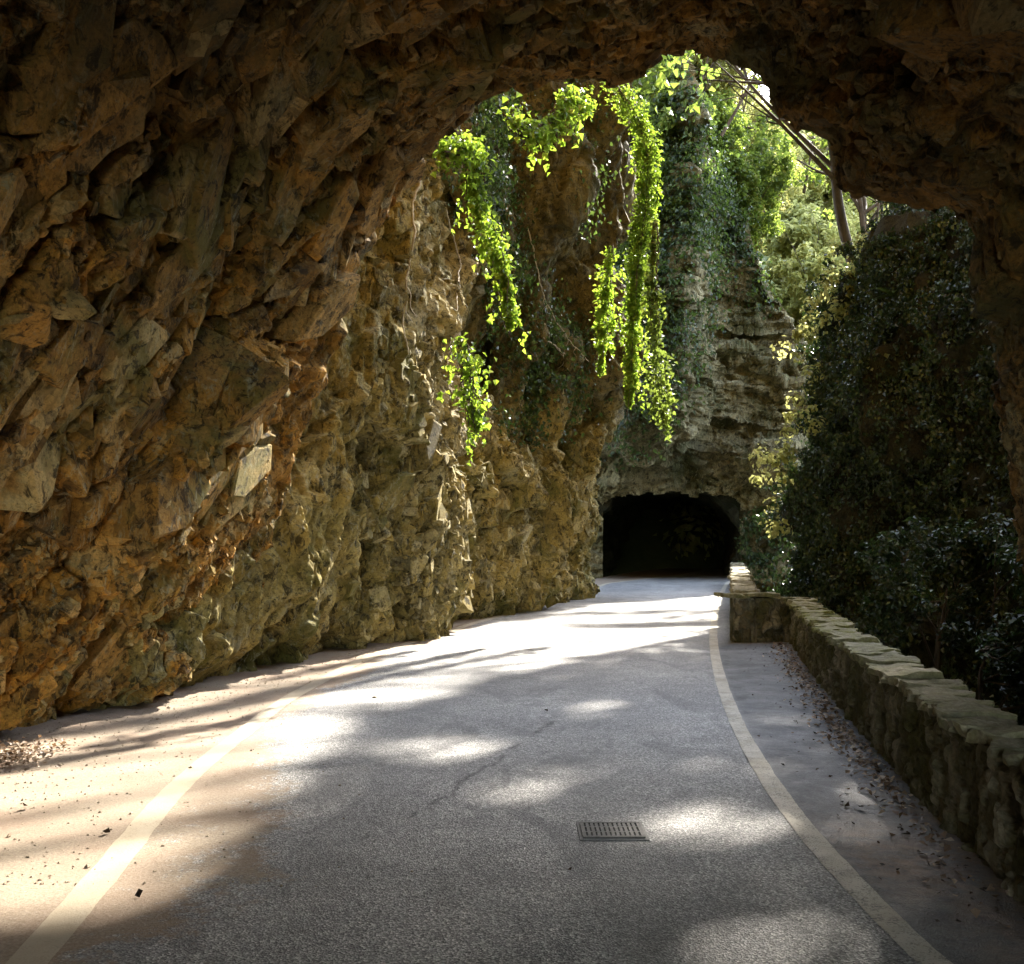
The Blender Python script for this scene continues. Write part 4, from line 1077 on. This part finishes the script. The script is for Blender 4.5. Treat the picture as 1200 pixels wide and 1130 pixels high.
# ================================================================== LITTER
def flat_leaves(name, xy, size, mat, lift=.02):
    z = road_z(xy[:, 0], xy[:, 1])
    p = np.stack([xy[:, 0], xy[:, 1], z + lift * rng.random(len(xy)) + .008], -1)
    n = rng.normal(size=p.shape) * .4 + [0, 0, 1]
    return leaves(name, p, n, size, mat, droop=0, fold=.12)
c = catmull(par, 1500); ok = (c[:, 1] > 4.5) & (c[:, 1] < 16.4); c = c[ok]
wgt = np.interp(c[:, 1], [4.5, 6, 7.5, 9, 12, 16], [.15, .35, .9, 1.2, .7, .5]); k = rng.choice(len(c), 1500, p=wgt / wgt.sum())
xy = c[k, :2] + np.stack([-.05 - np.abs(rng.normal(size=1500)) * .13 - .10 * rng.random(1500) ** 4, rng.normal(size=1500) * .1], -1)
o = flat_leaves('leaf_litter', xy, rng.uniform(.018, .06, 1500), M['dry'])
props(o, 'drift of dry brown leaves along the foot of the parapet', 'leaf litter', kind='stuff')
q0 = G(10, 893); xy = q0 + rng.normal(size=(700, 2)) * [.17, .24]
o = flat_leaves('leaf_pile', xy, rng.uniform(.02, .055, 700), M['dry'], .06)
props(o, 'heap of reddish dry leaves at the foot of the left rock wall', 'leaf litter', kind='stuff')
LF = 'single leaves lying on the road'
for (px, py, s, lab) in [(163, 1051, .05, 'curled black leaf on the dusty left edge of the road'), (125, 978, .05, 'flat brown leaf beside the left line on the dust'),
                         (1010, 950, .07, 'largest dark leaf on the asphalt between the right line and the parapet'), (1035, 942, .06, 'dark leaf lying beside the drift by the parapet'),
                         (993, 947, .045, 'small dark leaf right of the white line'), (1062, 982, .06, 'pale leaf on the brown stain by the parapet'),
                         (955, 862, .05, 'dark leaf on the lay-by asphalt farther up the road'), (668, 1022, .03, 'tiny dark leaf on the asphalt in front of the drain grate'),
                         (30, 950, .06, 'brown leaf on the dusty verge below the leaf heap'), (640, 835, .05, 'dark leaf on the road at the end of the crack')]:
    g_ = G(px, py); xy = np.array([g_]); o = flat_leaves('fallen_leaf', xy, np.array([s]), M['dry_dark'], .0)
    z_ = float(road_z(xy[:, 0], xy[:, 1])[0]); v = np.array([w_.co[:] for w_ in o.data.vertices]) - [g_[0], g_[1], z_]
    v[:, 2] = np.abs(v[:, 2]) * 1.6 + .004
    o.data.vertices.foreach_set('co', v.astype(np.float32).ravel()); o.location = (g_[0], g_[1], z_)
    props(o, lab, 'leaf', LF)
# small twigs and crumbs spread over the lay-by
n_ = 260; yq = rng.uniform(4.5, 16, n_); xq = np.interp(yq, rl[:, 1], rl[:, 0]) + .1 + rng.random(n_) ** .6 * (np.interp(yq, par[:, 1], par[:, 0]) - np.interp(yq, rl[:, 1], rl[:, 0]) - .15)
o = flat_leaves('leaf_crumbs', np.stack([xq, yq], -1), rng.uniform(.012, .04, n_), M['dry_dark'], .004)
props(o, 'dark crumbs of leaf and twig scattered over the lay-by', 'leaf litter', kind='stuff')
# grit and pebbles along the foot of the left rock wall
def pebbles(name, xy, size, mat):
    k = len(xy); t_ = np.array([[1, 0, 0], [-1, 0, 0], [0, 1, 0], [0, -1, 0], [0, 0, 1], [0, 0, -1]], float)
    fs = np.array([[0, 2, 4], [2, 1, 4], [1, 3, 4], [3, 0, 4], [2, 0, 5], [1, 2, 5], [3, 1, 5], [0, 3, 5]])
    V = t_[None] * (1 + rng.normal(size=(k, 6, 3)) * .25) * size[:, None, None] + rng.normal(size=(k, 6, 3)) * .15 * size[:, None, None]
    a = rng.uniform(0, 6.28, k); ca_, sa_ = np.cos(a)[:, None], np.sin(a)[:, None]
    V = np.stack([V[..., 0] * ca_ - V[..., 1] * sa_, V[..., 0] * sa_ + V[..., 1] * ca_, V[..., 2] * .7], -1)
    V[..., 0] += xy[:, :1]; V[..., 1] += xy[:, 1:]; V[..., 2] += (road_z(xy[:, 0], xy[:, 1]) + size * .3)[:, None]
    return link(name, mesh_np(name, V, (fs[None] + 6 * np.arange(k)[:, None, None]).reshape(-1, 3)), mat)
n_ = 4200; yq = 5 + 28 * rng.random(n_) ** 1.6; lx_ = np.interp(yq, ll[:, 1], ll[:, 0])
fx = np.interp(yq, [8.5, 12.75, 14.6, 19, 27, 34], [-4.25, -3.1, -2.6, -1.2, .9, 2.6])
xq = fx + np.abs(rng.normal(size=n_)) * (lx_ - fx) * .55
o = pebbles('grit', np.stack([xq, yq], -1), rng.uniform(.003, .011, n_) * (1 + (rng.random(n_) > .985) * 1.6), M['stone'])
props(o, 'grit and small broken stones along the foot of the left rock wall', 'grit', kind='stuff')

# ================================================================== LIGHT, CAMERA
sun = bpy.data.lights.new('sun', 'SUN'); sun.energy = 2.3; sun.angle = R(.9); sun.color = (1, .93, .82)
so = bpy.data.objects.new('sun', sun); COL.objects.link(so)
from mathutils import Vector
so.rotation_euler = Vector(SUN).to_track_quat('Z', 'Y').to_euler(); so.location = (20, 40, 40)
w = bpy.data.worlds.new('World'); scene.world = w; w.use_nodes = True
nt = w.node_tree; bg = nt.nodes['Background']
sky = nt.nodes.new('ShaderNodeTexSky'); sky.sky_type = 'NISHITA'; sky.sun_disc = False
sky.sun_elevation = SUN_EL; sky.sun_rotation = SUN_AZ
hs = nt.nodes.new('ShaderNodeHueSaturation'); hs.inputs['Saturation'].default_value = .7
nt.links.new(sky.outputs[0], hs.inputs['Color']); nt.links.new(hs.outputs[0], bg.inputs[0]); bg.inputs[1].default_value = .15
cam = bpy.data.cameras.new('camera'); co = bpy.data.objects.new('camera', cam); COL.objects.link(co)
co.location = (0, 0, CH); co.rotation_euler = (R(90), 0, 0)
cam.sensor_width = 36; cam.lens = 36.0 * F / 1200; cam.shift_y = (HY - 565) / 1200.0; cam.clip_end = 2000; cam.clip_start = .05
scene.camera = co
vs = scene.view_settings; vs.view_transform = 'Standard'; vs.look = 'None'; vs.gamma = 1; vs.use_curve_mapping = False; vs.exposure = 3.65
c_ = scene.cycles
c_.use_denoising = True; c_.max_bounces = 10; c_.diffuse_bounces = 6; c_.glossy_bounces = 3; c_.transmission_bounces = 4
c_.sample_clamp_indirect = 8
